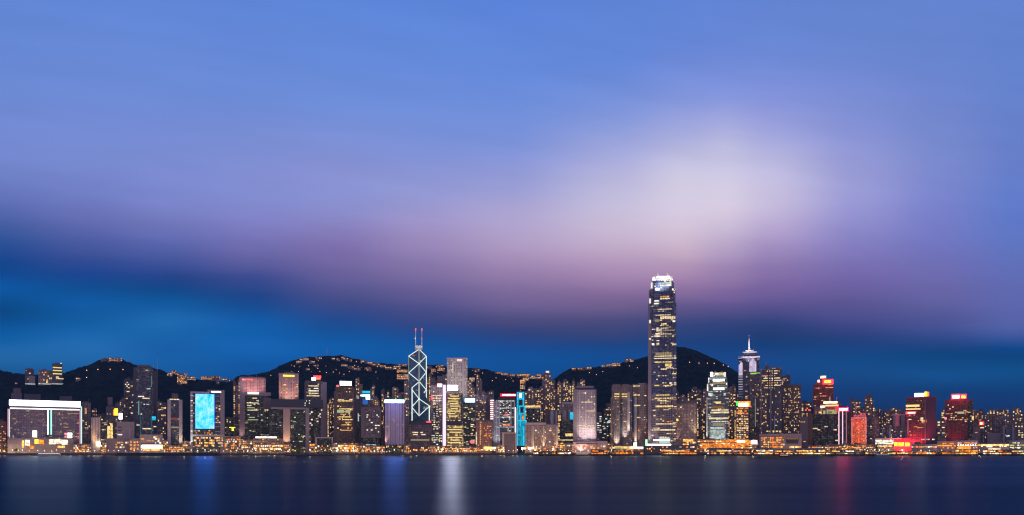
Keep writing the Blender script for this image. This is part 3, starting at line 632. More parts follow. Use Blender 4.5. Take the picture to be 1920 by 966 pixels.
# brown tower with white sign
B = Building('office_tower', 'brown tower crowned by a glaring white box sign', 'tower', 647, 1860)
B.box('facade', 629, 664, 726, None, F_BROWN, 0, 30); B.box('side_wing', 663, 668, 727, None, NAVY, 3, 24); B.box('side_wing', 626, 630, 733, None, MAUVE_D, 2, 26); B.box('crown_slab', 630, 662, 722.5, 727, BRICK, -.4, 26)
B.box('sign_stand', 637, 659.5, 722, 724.5, DARK, 5, 6); B.band('roof_sign', 637.5, 659, 715, 723.2, S_WHITE, .8, 5); B.band('roof_sign', 630.5, 636, 722, 725.5, emi('sign_rose', (1,.22,.25), 1.0), .5, -.5)
B.floors(632, 661, 745, 810, 9, [W_AMB, W_WRM, W_YEL], 1.7, 5); B.wins(632, 661, 750, 815, 16, [W_YEL, W_AMB], 3.4, 2.2); B.band('lit_window', 632, 645, 768.5, 774, emi('window_lime', (.75,.85,.5), .55, False)); B.band('lit_window', 648, 657, 769, 774, emi('window_lime', (.75,.85,.5), .55, False))
for a, c in ((634, 645), (655, 661)): B.band('lit_window', a, c, 748.5, 750.3, W_WRM)
B = tower('shop_block', 'low block of brilliant orange shopfronts under the brown tower', 'building', 622, 672, 831, 1775, F_POD, plants=0); B.wins(623, 671, 834, 847, 34, [SHOP_O, SHOP_Y, SHOP_O, SHOP_W], 3.4, 3.4, 3.4, 4.2)
B = tower('office_block', 'small navy tower with a white light column beside the brown tower', 'tower', 668, 677, 748, 1900, A_NAVY, plants=0); B.band('light_line', 671, 672.6, 775, 790, W_COOL, .4)
B = Building('office_tower', 'blue glass tower head with a glowing curved white sign', 'tower', 684, 1960)
B.box('facade', 670, 700, 742, None, F_NAVY, 0, 24); B.box('crown_box', 678, 693, 738, 743, NAVY, -.4, 16); B.band('roof_sign', 679, 694, 733, 737.6, S_CYAN, .6, 2); B.band('roof_sign', 686, 693.6, 740, 749, S_BLUEW, .7); B.band('roof_sign', 676, 690, 740.5, 743, S_BLUEW, .6, -.5); B.band('screen', 680, 690, 749, 758, emi('screen_blue', (.04,.16,.62), .8), .5); B.band('light_line', 670.5, 672, 742, 760, W_COOL, .4)
B = Building('office_block', 'dark purple block inside a thin mauve picture frame', 'building', 696, 1830)
B.box('facade', 683, 712, 767, 818, F_PURP, .6, 28); B.box('frame', 677, 683.5, 763, 821, MAUVE_D, 0, 28); B.box('frame', 711.5, 714.5, 763, 821, MAUVE_D, 0, 28); B.box('frame', 683.5, 711.5, 763, 767.3, MAUVE_D, 0, 26); B.box('frame', 683.5, 711.5, 817.5, 821, MAUVE_D, 0, 26); B.box('stilt_storey', 680, 712, 821, None, F_BLACK, 3, 22)
B.wins(684, 711, 770, 812, 10, [W_WHT, W_AMB, W_WRM], 3.6, 1.8); B.band('lit_window', 703, 712, 797, 798.6, W_WHT); B.band('lit_floor', 686, 705, 833.5, 835, W_COOL, .4, 3)
# lavender tower with white crown
B = Building('office_tower', 'lavender ribbed tower topped by a glaring white band', 'tower', 740, 1820)
B.box('facade', 722, 758, 756, 834, F_LAV, 0, 28); B.box('base_storey', 723, 757, 834, None, F_BLACK, 2, 24); B.box('crown_slab', 721, 758, 749.5, 756.4, PALE, -.5, 28); B.band('roof_sign', 721.3, 757.5, 750, 755, emi('sign_blue_frieze', (.12, .28, 1), 45.0), .7, -.6)
for k in range(6): B.unit('rib', 723 + 6.6 * k, 724.8 + 6.6 * k, 757, 833, plain('lavender_rib', (.42,.35,.50)), -.7, .7)
B.flood(738, 754, 30, (.45, .5, 1), 130000, 738, 790, 120); B.flood(723, 836, 6, (1,.6,.35), 240000, 723, 810, 50); B.wins(724, 757, 774, 808, 7, [emi('window_dim_warm', WRM, .3, False)], 4, 3); B.wins(724, 756, 835, 841, 6, [W_YEL, W_AMB], 2, 4)
# block in front of the cross-braced tower
B = Building('office_block', 'squat mauve block with red corner lamp below the cross braced tower', 'building', 787, 1860)
B.box('facade', 765, 809, 796, None, F_PURP, 0, 30); B.box('setback_storey', 769, 806, 789, 797, DARK, 4, 22); B.box('red_cap', 799, 808.5, 789.6, 793, MAUVE_D, -.2, 8); B.band('corner_lamp', 800, 808, 790, 792.6, S_RED, .5)
for a, c, y in ((773, 784, 810), (788, 793, 810), (774, 783, 814), (790, 798, 814), (770, 805, 823.5)): B.band('lit_floor', a, c, y, y + (2 if y < 820 else 3), W_WRM if y != 823.5 else emi('window_dim_warm', WRM, .3, False), .3)
B.wins(774, 808, 838, 846, 12, SHOPS, 3, 3)
# --- cross-braced tower
B = Building('braced_tower', 'triangular glass tower with white diagonal bracing and twin red tipped masts', 'tower', 785.7, 2200)
G_BOC = fac('braced_tower_glass', (.035,.12,.20), (.018,.10,.19), 4, 3, .85, .8, .03, .5, COOL, WRM, .35)  # blue of the reflected sky put into the glass colour
def P(px, py, d): return (B.lx(px, d), d, B.lz(py, px, d))
dl, dr, db = 26.0, 18.0, 46.0
zb = -2.0
xN, xL, xR = B.lx(785.7), B.lx(765.8, dl), B.lx(799.6, dr)
xB = xL + xR - xN
tops = [B.lz(655, 785.7), B.lz(667, 799.6, dr), B.lz(660, 785, db), B.lz(667, 765.8, dl)]
V, Fc, U, M = prism_data([(xN, 0), (xR, dr), (xB, db - 2), (xL, dl)], zb, tops)
link('glass_shaft', mesh('glass_shaft', V, Fc, [G_BOC, NAVY], U, M), B.root)
# lower front shaft with a sloped glass top
xa, xc = B.lx(772.4, 6), B.lx(805.2, 10)
V, Fc, U, M = prism_data([(xN, -10), (xc, 10), (xN + 4, 16), (xa, 6)], zb, [B.lz(716, 785.7, -10), B.lz(761, 805.2, 10), B.lz(716, 785.7, 10), B.lz(727, 772.4, 6)])
link('lower_glass_shaft', mesh('lower_glass_shaft', V, Fc, [G_BOC, NAVY], U, M), B.root)
def brace(p, q, w=1.8, mat=N_TRUSS, nm='brace'):
    bar(nm, p, q, w, mat, B.root)
e = -1.4
brace(P(785.7, 655, e), P(785.7, 718, e), 3.0, emi('truss_mast_light', (.62,.60,.62), .45), 'corner_column'); brace(P(785.7, 716, -11.4), P(785.7, 780, -11.4), 3.2, emi('truss_node_light', (.85,.85,.83), .7), 'corner_column')
brace(P(766.2, 668, dl - 1.5), P(766.2, 789, dl - 1.5), 2.6, N_TRUSSD, 'corner_column'); brace(P(799.4, 668, dr - 1.5), P(799.4, 770, dr - 1.5), 2.2, N_TRUSS, 'corner_column')
brace(P(772.6, 727, 4.8), P(772.6, 789, 4.8), 2.6, N_TRUSS, 'corner_column'); brace(P(805.0, 761, 8.6), P(805.0, 790, 8.6), 2.8, N_TRUSS, 'corner_column')
for pts in ([(766.2, 668, dl - 2), (785.7, 655, e)], [(799.4, 668, dr - 2), (785.7, 655, e)],
            [(766.2, 668, dl - 2), (785.7, 682, e)], [(799.4, 668, dr - 2), (785.7, 682, e)], [(785.7, 682, e), (766.5, 699, dl - 2)], [(785.7, 682, e), (799.2, 698, dr - 2)],
            [(766.5, 699, dl - 2), (785.7, 715, e)], [(799.2, 698, dr - 2), (785.7, 715, e)], [(785.7, 716, -11.6), (772.6, 727, 4.4)], [(785.7, 715, e), (799.2, 731, dr - 2)],
            [(772.6, 731, 4.4), (785.7, 748, -11.6)], [(799.2, 731, dr - 2), (787, 748, -2)], [(785.7, 748, -11.6), (772.6, 763, 4.4)], [(785.7, 748, -11.6), (805, 761, 8)],
            [(772.6, 764, 4.4), (785.7, 780, -11.6)], [(805, 762, 8), (785.7, 780, -11.6)]):
    brace(P(*pts[0]), P(*pts[1]))
brace(P(773, 667, 10), P(797, 667, 10), 1.2, emi('roof_line_rose', (1,.45,.5), .5), 'roof_line')
B.box('mast_base', 778, 792, 648, 657, plain('white_steel', (.6,.6,.6)), 8, 14)
for px in (779.4, 791):
    bar('mast', P(px, 618, 12), P(px, 656, 12), 2.0, plain('white_steel', (.6,.6,.6)), B.root)
    bar('mast_tip', P(px, 615.8, 12), P(px, 620, 12), 3.0, N_RED, B.root); bar('mast_lamp', P(px - 1, 633.5, 11), P(px - 1, 636, 11), 1.8, N_TRUSS if px < 785 else N_RED, B.root)
B.flood(785, 660, 20, (1,.95,.9), 150000, 785, 630, 80, td=10)
for px, y in ((785.7, 682), (785.7, 748)): B.unit('brace_node', px - 1.6, px + 1.6, y - 1.6, y + 1.6, N_TRUSS, -3 if y < 700 else -13.6, 1)

# towers between the braced tower and the domed gold tower
B = tower('office_tower', 'pinkish gridded tower with a red sign beside the lilac light column', 'tower', 808, 832, 722, 1960, A_PINK); B.band('roof_sign', 820, 828.5, 719.5, 725.5, emi('sign_rose_white', (1,.55,.55), 3.0), .6, -.3); B.wins(809, 830, 730, 830, 34, RES + [W_WHT], 2.4, 2); B.floors(809, 830, 735, 835, 10, [W_WRM, W_WHT], 1.5, 5)
B.band('sign', 808.2, 811, 744, 750, S_RED, .4); B.unit('mast', 806, 806.5, 716, 723, MAST, 6, .6)
B = tower('office_tower', 'white and black ladder lit slab in front of the pinkish gridded tower', 'tower', 812, 823, 760, 1850, F_NAVY2, plants=1); B.wins(812, 823, 762, 836, 26, [W_WHT, W_WRM, W_COOL], 3.4, 1.7, 4, 4)
B = tower('office_block', 'low block of warm shop lights below the ladder lit slab', 'building', 806, 834, 836, 1775, F_POD, plants=0); B.wins(806, 834, 837, 848, 14, SHOPS, 3, 3)
B = Building('light_column', 'tall lilac floodlit column beside the white crowned gold tower', 'column', 832.5, 1800)
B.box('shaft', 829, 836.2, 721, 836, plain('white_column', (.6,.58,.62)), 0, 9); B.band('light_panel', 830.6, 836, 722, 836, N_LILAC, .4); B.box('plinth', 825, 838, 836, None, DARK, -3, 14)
B.flood(830, 838, 5, (1,.6,.5), 90000, 829.5, 800, 40)
B = Building('office_tower', 'gold lit striped tower under a blazing white rooftop lamp', 'tower', 852, 1830)
B.box('facade', 836.5, 866, 737, 790, F_GOLD, 0, 30); B.box('dark_storey', 837, 866.5, 790, 797, NAVY, 1, 28); B.box('facade', 836.5, 869, 797, None, F_GOLD, -.5, 32); B.box('edge_pier', 864.5, 867.5, 738, 790, DARK, -.5, 30)
B.box('setback_storey', 838, 862, 732, 737.5, PALE, 2, 24)
B.box('lamp_stand', 840, 858, 730, 732.5, DARK, 6, 8); B.band('roof_lamp', 839, 857, 722.5, 732.5, emi('roof_lamp_white', (1, .86, 1), 150.0), 1.2, 4)
B.floors(838, 863, 741, 788, 9, [emi('window_bright_yellow', (1,.74,.26), 1.0, False)], 1.8, 4.4, 0, .5); B.floors(838, 868, 799, 833, 6, [emi('window_bright_yellow', (1,.74,.26), 1.0, False)], 1.8, 4.4, -.5, .5)
B = Building('office_tower', 'tall grey vertical gridded tower behind the blazing white rooftop lamp', 'tower', 857, 2150)
B.box('facade', 838, 876.5, 673, None, F_GRID, 0, 36); B.box('crown_slab', 837.5, 877, 671, 673.4, PALE, -.5, 34)
for k in range(8): B.unit('rib', 840 + 4.5 * k, 841.3 + 4.5 * k, 675, 745, PALE, -.8, .8)
B.band('roof_sign', 857, 866, 673.5, 677.5, emi('sign_blush', (1,.62,.55), 1.3), .5, -.9); B.band('light_line', 848.5, 849.8, 680, 700, W_WRM, .3, -.9)
B.flood(857, 728, 60, (1,.85,.75), 300000, 857, 715, 120)  # spot added for the rooftop lamp's glow on this wall
B = Building('office_tower', 'navy tower with a glaring blue white sign right of the gold striped tower', 'tower', 880, 1900)
B.box('facade', 868, 891, 755, None, F_NAVY2, 0, 28); B.box('crown_box', 867, 892, 746, 756, plain('blue_cladding', (.05,.16,.30)), -.4, 26); B.band('roof_sign', 872, 890, 747.5, 754, emi('sign_ice', (.62,.86,1), 8.0), .8, -.5)
B.wins(869, 890, 765, 835, 18, [W_YEL, W_WRM, emi('window_lime', (.75,.85,.5), .55, False)], 4, 2); B.band('sign', 881, 890, 826, 831, emi('sign_rose', (1,.22,.25), 1.0), .3)
B = tower('office_tower', 'dark mauve tower with broken rows of amber windows beside the blue white sign', 'tower', 892, 912, 742, 1960, A_MAUVE); B.wins(893, 911, 746, 788, 18, RES, 2.6, 2)
B = tower('office_tower', 'plain dusky mauve slab left of the red striped white tower', 'tower', 912, 922, 746, 1970, MAUVE_D)
B = Building('hotel_block', 'red brown block with a tall strip of amber windows', 'building', 910, 1790)
B.box('facade', 893, 922, 790, None, F_REDB, 0, 28); B.box('parapet', 893, 925, 787.5, 791, MAUVE_D, -.4, 28); B.band('light_line', 892.2, 894, 810, 834, W_WRM, .6); B.wins(899, 903.5, 790, 834, 11, [W_AMB], 3, 3, 4.5, 4); B.wins(907, 922, 798, 830, 14, [W_ORG, W_AMB], 3, 2)
B.band('shop_sign', 907, 922, 838, 842.5, emi('shop_lime', (1,.85,.15), 2.2, False, cells=4), 1, -1); B.band('shop_sign', 923, 931, 838, 842.5, SHOP_W, 1, -1); B.wins(894, 935, 842, 848, 16, SHOPS, 3, 2.4, d=-2)

# --- white truss tower
B = Building('truss_tower', 'grey white truss framed tower with a red and white band on top', 'tower', 946, 1830)
GREYM = plain('grey_metal', (.34,.34,.36), .45)
B.box('facade', 927, 967, 750, None, fac('truss_tower_glass', (.10,.10,.11), (.025,.03,.032), 4, 3.5, .8, .6, .10, .6, WRM, WHT, .4), 1, 34); B.box('top_storeys', 934, 966, 744, 751, DARK, 3, 26)
B.box('lower_wing', 921, 929, 788, None, MAUVE, 3, 30); B.box('side_core', 925, 936, 752, 838, GREYM, 0, 30)
for a in (930.4, 935.2, 957.2, 963.6): B.box('mast_column', a, a + 1.9, 750, 838 if a < 940 else 812, plain('white_metal', (.55,.55,.56), .45), -1.6, 2.4)
WTR = emi('truss_white_light', (.86,.92,.95), .55, False, cells=3, lo=.3)
for y in (751, 764.5, 781.5, 800): B.band('truss_beam', 930, 964, y, y + 1.7, WTR, 1.2)
for y0, y1 in ((751, 764), (766, 781), (783, 800)):
    for a, c in ((936, 947), (958, 947)): bar('truss_hanger', (B.lx(a), -1, B.lz(y0 + (0 if y0 == 751 else 10), a)), (B.lx(c), -1, B.lz(y0 + (8 if y0 == 751 else 14), c)), 1.2, WTR, B.root)
B.box('sign_frame', 937, 967.5, 738, 744.5, DARK, 1, 8); B.band('roof_sign', 938, 967, 738, 743.8, emi('sign_red_deep', (.8,.02,.04), 1.6), .5, 1); B.band('roof_sign', 942, 966, 739.6, 742, S_WHITE, .4, .4)
B.box('lift_tower', 919, 926.5, 749, 790, MAUVE, 1, 8)
for k in range(10): B.band('light_panel', 919.5, 926, 750 + 3.8 * k, 751.9 + 3.8 * k, emi('panel_white', (1,.9,.85), 1.6, False), .4, 1); B.band('light_panel', 919.5, 926, 752.1 + 3.8 * k, 753.6 + 3.8 * k, emi('panel_red', (.9,.13,.18), .6, False), .4, 1)
B.band('light_line', 965.5, 967, 764, 811, N_WHITE, .6); B.band('light_line', 967.3, 969, 766, 811, emi('neon_rose_dim', (.8,.2,.3), .5), .6)
B.wins(937, 957, 752, 810, 30, [W_WHT, W_WRM, W_COOL, W_WHT], 2.4, 1.7); B.wins(926, 935, 757, 836, 10, [W_WHT, W_COOL], 1.8, 1.6); B.band('sign', 946, 953, 776.5, 778, S_RED, .5); B.band('lit_floor', 943, 956, 795, 798.5, W_ORG, .3)
B.flood(930, 842, 24, (.9,.9,1), 200000, 932, 800, 70)
B = tower('office_block', 'plain pink portal framed block before the truss framed tower', 'building', 945, 967, 814, 1775, MAUVE_D, plants=0); B.box('frame', 941.5, 945.2, 811, None, plain('pink_stone', (.48,.33,.34)), -.5, 26); B.box('frame', 945.2, 968, 811, 813.2, plain('pink_stone', (.48,.33,.34)), -.5, 26); B.box('frame', 966, 968.8, 813.2, None, plain('pink_stone', (.48,.33,.34)), -.5, 26)
B.flood(943, 845, 8, (1,.55,.5), 120000, 944, 825, 80)
# --- cyan tower
B = Building('office_tower', 'stepped tower glowing cyan from its neon grid', 'tower', 977, 1860)
B.box('facade', 969.5, 982.5, 736, None, S_CYAN2, 0, 22); B.box('stepped_wing', 982, 985, 761, None, S_CYAN2, 1, 20); B.box('stepped_wing', 984.6, 987.2, 788, 800, S_CYAN2, 2, 18)
for a, c, y0, y1 in ((969, 970.6, 736, 836), (980.6, 983, 736, 762), (983.2, 985.4, 761, 789), (985.4, 987.6, 788, 800), (969, 983, 735, 737), (969, 983, 747, 749), (974, 985, 761, 762.6), (973, 975, 762, 775), (972, 984, 775, 776.4), (970, 987, 788, 790), (980.6, 983, 800, 836), (975, 976.4, 776, 800)): B.band('neon_line', a, c, y0, y1, S_CYAN, .6)
B.band('sign', 974, 978.2, 738, 745, S_WHITE, .7); B.band('sign', 969.6, 972, 739, 744, emi('sign_violet', (.5,.3,.85), .9), .7)
for a, c, y0, y1 in ((973, 979.5, 750, 760), (976, 981, 763.5, 774), (979, 982.4, 778, 787)): B.band('dark_window', a, c, y0, y1, DARK, .5)
B.band('lit_window', 979, 982.5, 779, 788, W_ORG, .6); B.box('base_storey', 969, 984, 836, None, BRICK, -.5, 22)
# --- tan hotel right of the cyan tower
B = Building('hotel_block', 'broad tan hotel slab with floodlit ribs right of the cyan tower', 'building', 1015, 1790)
B.box('facade', 985, 1045, 796, None, F_TAN, 0, 30); B.box('parapet', 985, 1024, 792.5, 796.5, PALE, -.5, 28); B.box('parapet', 1024, 1047, 797, 799.5, MAUVE, -.5, 28)
for a in (998, 1017.5, 1043): B.box('rib', a, a + 3.4, 799, 838, PALE, -1.4, 1.5)
for a, w in ((1019, 240000), (999, 120000), (1044, 150000)): B.flood(a, 842, 6, (1,.6,.25), w, a, 815, 46)
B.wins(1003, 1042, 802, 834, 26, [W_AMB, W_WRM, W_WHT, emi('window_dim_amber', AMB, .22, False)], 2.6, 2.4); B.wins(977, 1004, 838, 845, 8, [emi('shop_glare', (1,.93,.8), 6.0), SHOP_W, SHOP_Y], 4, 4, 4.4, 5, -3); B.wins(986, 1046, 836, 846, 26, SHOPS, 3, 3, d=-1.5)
B = tower('office_block', 'black block with a few lit floors between tan hotel and porthole tower', 'building', 1050, 1077, 789, 1850, F_BLACK, plants=1); B.band('lit_floor', 1047, 1076, 824.5, 826, W_WRM, .4); B.band('lit_floor', 1060, 1074, 813, 818, W_YEL, .3); B.wins(1045, 1050, 793, 825, 7, [W_AMB, W_YEL], 4, 2.4, 4, 4, -1); B.wins(1050, 1076, 830, 845, 14, SHOPS, 3, 3)
B = tower('office_tower', 'pale pink block with two white piers and a cyan side sign', 'tower', 1050, 1075, 756, 2000, A_PINK, plants=1); B.box('pier', 1056.5, 1061.5, 770, 790, PALE, -.6, 3); B.box('crown_slab', 1054, 1075, 754, 757.5, PALE, -.5, 22); B.band('sign', 1068.5, 1075, 773, 789, S_CYAN, .6); B.band('sign', 1072, 1075, 788, 796, S_CYAN, .6)
for a in (1034, 1043): 
    pass
# --- porthole tower
B = Building('office_tower', 'broad pale tower of small round windows with a white glow at its foot', 'tower', 1096, 1790)
B.box('facade', 1075, 1118.5, 731, None, F_JARD, 0, 42); B.box('corner_pier', 1074.6, 1081.5, 730, None, MAUVE, -.6, 10); B.box('crown_storey', 1079, 1115, 727, 731.5, NAVY, 3, 34); B.box('crown_slab', 1081, 1113, 723.8, 727.2, MAUVE, 3, 30); B.box('edge_pier', 1116.6, 1118.8, 730, None, MAUVE_D, -.5, 10)
B.flood(1097, 829, 16, (1,.86,.80), 800000, 1098, 805, 90); B.flood(1110, 829, 14, (1,.80,.76), 300000, 1112, 805, 90)
for a, c, y in ((1090, 1111, 753.3), (1098, 1117, 770), (1083, 1117, 797.5), (1085, 1117, 801.5)): B.band('lit_floor', a, c, y, y + 1.4, W_WRM, .35)
B.wins(1083, 1116, 735, 790, 26, [emi('window_dim_warm', WRM, .3, False), W_WRM], 2, 3)
B = tower('podium_block', 'long pink stepped podium under the tower of round windows', 'building', 1074, 1118, 829, 1765, plain('pink_stone', (.48,.33,.34)), dep=22, plants=0); B.box('east_wing', 1118, 1139, 827, None, MAUVE, 3, 22); B.box('roof_slab', 1080, 1120, 831.6, 833, DARK, -2, 14); B.wins(1078, 1138, 835, 842, 12, SHOPS, 4, 3)
B.flood(1090, 846, 10, (1,.6,.5), 200000, 1090, 834, 110)
B = tower('office_block', 'thin grey block with white lit floors right of the tower of round windows', 'building', 1119, 1128, 773, 1850, A_NAVY, plants=0); B.wins(1119, 1128, 780, 826, 10, [W_WHT, W_COOL, W_WRM], 4, 1.6, 4, 4)
B = tower('office_block', 'black stepped block with scattered lit rooms left of the twin ribbed towers', 'building', 1128, 1146, 781, 1900, F_BLACK, plants=0); B.box('upper_storey', 1136, 1147, 757, 782, A_NAVY, 2, 16); B.box('upper_storey', 1132, 1137, 766, 782, A_NAVY, 3, 14); B.wins(1129, 1146, 784, 830, 14, [W_WRM, W_COOL, W_YEL], 4, 1.8); B.band('lit_window', 1139, 1145, 790, 792, W_COOL, .3); B.wins(1133, 1146, 760, 780, 6, RES)
# --- twin ribbed towers
B = Building('office_tower', 'ribbed stone tower with rounded bays, left of the ribbed pair', 'tower', 1165, 1830)
def bay(b, x0, x1, yt, d, mat, nm='rounded_bay', yb=None):
    a, c = b.lx(x0, d), b.lx(x1, d); r_ = (c - a) / 2; n = 9
    plan = [((a + c) / 2 - r_ * math.cos(math.pi * k / n), d - r_ * .45 * math.sin(math.pi * k / n)) for k in range(n + 1)]
    plan = plan + [(c, d + 12), (a, d + 12)]
    return prism(nm, plan, -2, b.lz(yt, (x0 + x1) / 2, d), mat, b.root)
B.box('facade', 1147, 1185, 722, None, F_EXCH, 2, 30)
bay(B, 1149.5, 1163, 720.5, 0, F_EXCH); bay(B, 1167, 1180, 720.5, 0, F_EXCH); B.box('recess_strip', 1163.4, 1166.6, 748, None, NAVY, -.5, 4)
B.box('corner_pier', 1176.5, 1181, 735, 808, PALE, -5, 3); B.box('rib', 1145, 1149, 745, None, F_EXCH, 3, 24)
for a, c in ((1152, 1161), (1166, 1176)): B.band('lit_floor', a, c, 738, 739.8, W_YEL, 5.5); B.band('lit_floor', a, c, 742.5, 744.5, W_YEL, 5.5)
B.flood(1156, 838, 12, (1,.85,.62), 700000, 1156, 800, 66); B.flood(1171, 826, 12, (1,.9,.75), 500000, 1173, 795, 66); B.flood(1179, 812, 10, (1,.85,.6), 200000, 1179, 780, 40)
B.wins(1148, 1182, 755, 800, 12, [emi('window_dim_warm', WRM, .3, False), W_WRM], 2.4, 1.6, d=-5)
B = Building('office_tower', 'ribbed stone tower with red lit rooms, right of the ribbed pair', 'tower', 1199, 1840)
B.box('facade', 1186, 1215, 720, None, F_EXCH, 2, 30); bay(B, 1196, 1212, 718.5, 0, F_EXCH); B.box('corner_pier', 1189.5, 1194, 745, 835, PALE, -1.5, 3); B.band('recess_strip', 1187, 1189, 745, 810, emi('glass_blue_dim', (.05,.15,.35), .25, False), .4)
B.flood(1192, 836, 10, (1,.75,.5), 260000, 1192, 800, 60)
for a, c, y in ((1189, 1210, 759.5), (1188, 1200, 740), (1201, 1212, 741), (1195, 1210, 782), (1187, 1200, 723)): B.band('lit_floor', a, c, y, y + 1.6, W_WRM, 4)
B.wins(1196, 1211, 790, 820, 14, [W_ORG, W_AMB, emi('sign_dim_red', (.5,.10,.09), .5)], 3.2, 2, d=-3.6)

# --- tallest tower
B = Building('skyscraper', 'tallest tower of the skyline with a glowing white stepped crown', 'skyscraper', 1241.5, 1810)
MASS = [(1215.5, 1268.3, 567, None, 0, 48), (1217.5, 1266.5, 541, 567, 1.5, 45), (1220, 1264, 529, 541, 3, 42), (1223, 1261.5, 520, 529, 5, 38)]
for k, (a, c, yt, yb, d, dep) in enumerate(MASS):
    x0, x1 = B.lx(a), B.lx(c); n = 7.5; dd = d
    plan = [(x0, dd + n), (x0 + n, dd + n * .55), (x0 + n * 1.3, dd), (x1 - n * 1.3, dd), (x1 - n, dd + n * .55), (x1, dd + n), (x1, dd + dep - n), (x1 - n, dd + dep), (x0 + n, dd + dep), (x0, dd + dep - n)]
    if k == 0:
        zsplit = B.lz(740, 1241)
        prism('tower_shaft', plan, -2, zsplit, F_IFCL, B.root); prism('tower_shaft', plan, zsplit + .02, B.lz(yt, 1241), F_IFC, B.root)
    else: prism('setback_tier', plan, B.lz(yb, 1241) + .02, B.lz(yt, 1241), F_IFC, B.root)
FIN = plain('crown_fin', (.70,.68,.66), .4)
B.box('corner_strip', 1215.2, 1221.5, 600, 836, MAUVE, 3.2, 5); B.box('corner_strip', 1216.2, 1218.4, 545, 600, MAUVE, 5, 5)
for y0, y1 in ((528, 541), (558, 569), (598, 606), (632, 637)): B.band('corner_light', 1217.3 + (3 if y0 < 530 else 0), 1220.5 + (3 if y0 < 530 else 0), y0 + 2, y1, emi('corner_glow', (1,.9,.78), 1.0 if y0 < 590 else .4, False), .5, 3)
# crown: curved claw fins
for k in range(19):
    f = k / 18; xx = 1226.5 + 31 * f; e = abs(f - .5) * 2
    yt_ = 515.2 + 1.5 * e ** 4 - (4.2 if k in (4, 5, 14, 15) else 0) * (1 if k in (4, 14) else .5)
    xb = 1223.3 + 37.4 * f
    p0 = (B.lx(xb), 5.2, B.lz(525.5, xb)); p1 = (B.lx((xx + xb) / 2 + (xb - 1242) * .05), 5.0, B.lz(519, xx)); p2 = (B.lx(xx), 8.0, B.lz(yt_, xx))
    bar('crown_fin', p0, p1, 1.6, FIN, B.root); bar('crown_fin', p1, p2, 1.2, FIN, B.root)
B.box('crown_core', 1228, 1257, 516.5, 521, PALE, 12, 26)
B.band('crown_light', 1230.5, 1256.5, 517.6, 523.5, emi('crown_glow', (1,.97,.9), 1.9), .6, 7); B.band('crown_light', 1224.5, 1228, 520, 525, emi('crown_glow', (1,.97,.9), 1.9), .6, 6.4)
B.flood(1241, 545, 30, (1,.93,.82), 900000, 1241, 522, 100)
for a, c, y, h, mm in ((1236, 1259, 529.5, 3.5, W_COOL), (1237, 1259, 533.6, 3, W_WHT), (1229, 1237.5, 541, 3, S_WHITE), (1260, 1263, 541, 3.5, W_WHT), (1237, 1255, 555, 3, W_AMB), (1237, 1256, 559.2, 1.8, W_WHT), (1227, 1236, 563, 2.6, W_WHT), (1226, 1236, 568, 2.6, W_WHT), (1233, 1260, 579, 1.6, W_WRM), (1229, 1258, 590, 1.5, W_WRM),
                      (1238, 1266, 593, 5, W_WRM), (1228, 1236, 599, 5, emi('window_dim_warm', WRM, .3, False)), (1261, 1266, 601, 3, W_WHT), (1240, 1250, 606, 3, W_YEL), (1231, 1236, 614.5, 1.5, W_WHT), (1240, 1252, 614.5, 1.5, W_WRM), (1231, 1238, 618, 3, W_WRM), (1244, 1265, 618.3, 2.4, emi('window_dim_warm', WRM, .3, False)), (1229, 1238, 625, 1.8, W_WHT), (1240, 1259, 625.4, 1.4, W_WRM), (1227, 1238, 629, 3, W_WRM), (1260, 1264, 629, 3, W_WRM), (1231, 1236, 638, 1.6, W_WHT), (1231, 1236, 643, 4, W_WRM), (1222.6, 1227, 644, 3.6, W_WHT), (1260, 1268, 644.5, 3, W_WRM),
                      (1229, 1260, 661, 5, emi('window_dim_warm', WRM, .3, False)), (1227, 1260, 667, 1.8, W_WRM), (1226, 1268, 671, 1.8, W_WRM), (1227, 1260, 678, 1.8, W_YEL), (1247, 1260, 682, 5, W_YEL), (1249, 1262, 689, 1.6, W_WRM), (1239, 1250, 691, 2.4, W_WRM), (1260, 1268, 700, 1.8, W_YEL), (1255, 1260, 717, 3, W_WHT), (1227, 1236, 722, 1.8, emi('window_gold', (1,.62,.05), 1.1, False)), (1244, 1260, 722, 1.8, W_YEL),
                      (1230, 1256, 740, 1.6, W_YEL), (1227, 1262, 746, 1.6, W_YEL), (1233, 1251, 750, 2.4, W_WRM), (1229, 1262, 760.5, 3, W_YEL), (1244, 1255, 767.6, 1.6, W_WRM), (1249, 1257, 790, 1.6, W_ORG), (1230, 1266, 794, 2, W_WRM), (1227, 1266, 805, 2.4, W_WRM)):
    B.band('lit_floor', a, c, y, y + h, mm, .35, 0)
for k in range(6): B.band('mullion', 1237 + 4.4 * k, 1237.5 + 4.4 * k, 541, 822, plain('dark_mullion', (.02,.02,.03)), .5)
B.band('lobby_glass', 1225, 1256, 824.5, 826.5, S_WHITE, .5); B.band('lobby_glass', 1236, 1256, 820, 824, emi('lobby_mint', (.75,1,.86), .7), .4); B.band('lobby_glass', 1236, 1256, 827, 831, emi('lobby_mint', (.75,1,.86), .7), .4)
B.flood(1217, 842, 10, (1,.90,.90), 700000, 1218, 780, 50, td=3); B.flood(1221, 842, 14, (1,.86,.80), 600000, 1224, 800, 60); B.flood(1217, 780, 30, (1,.7,.65), 200000, 1217, 700, 60, td=3)
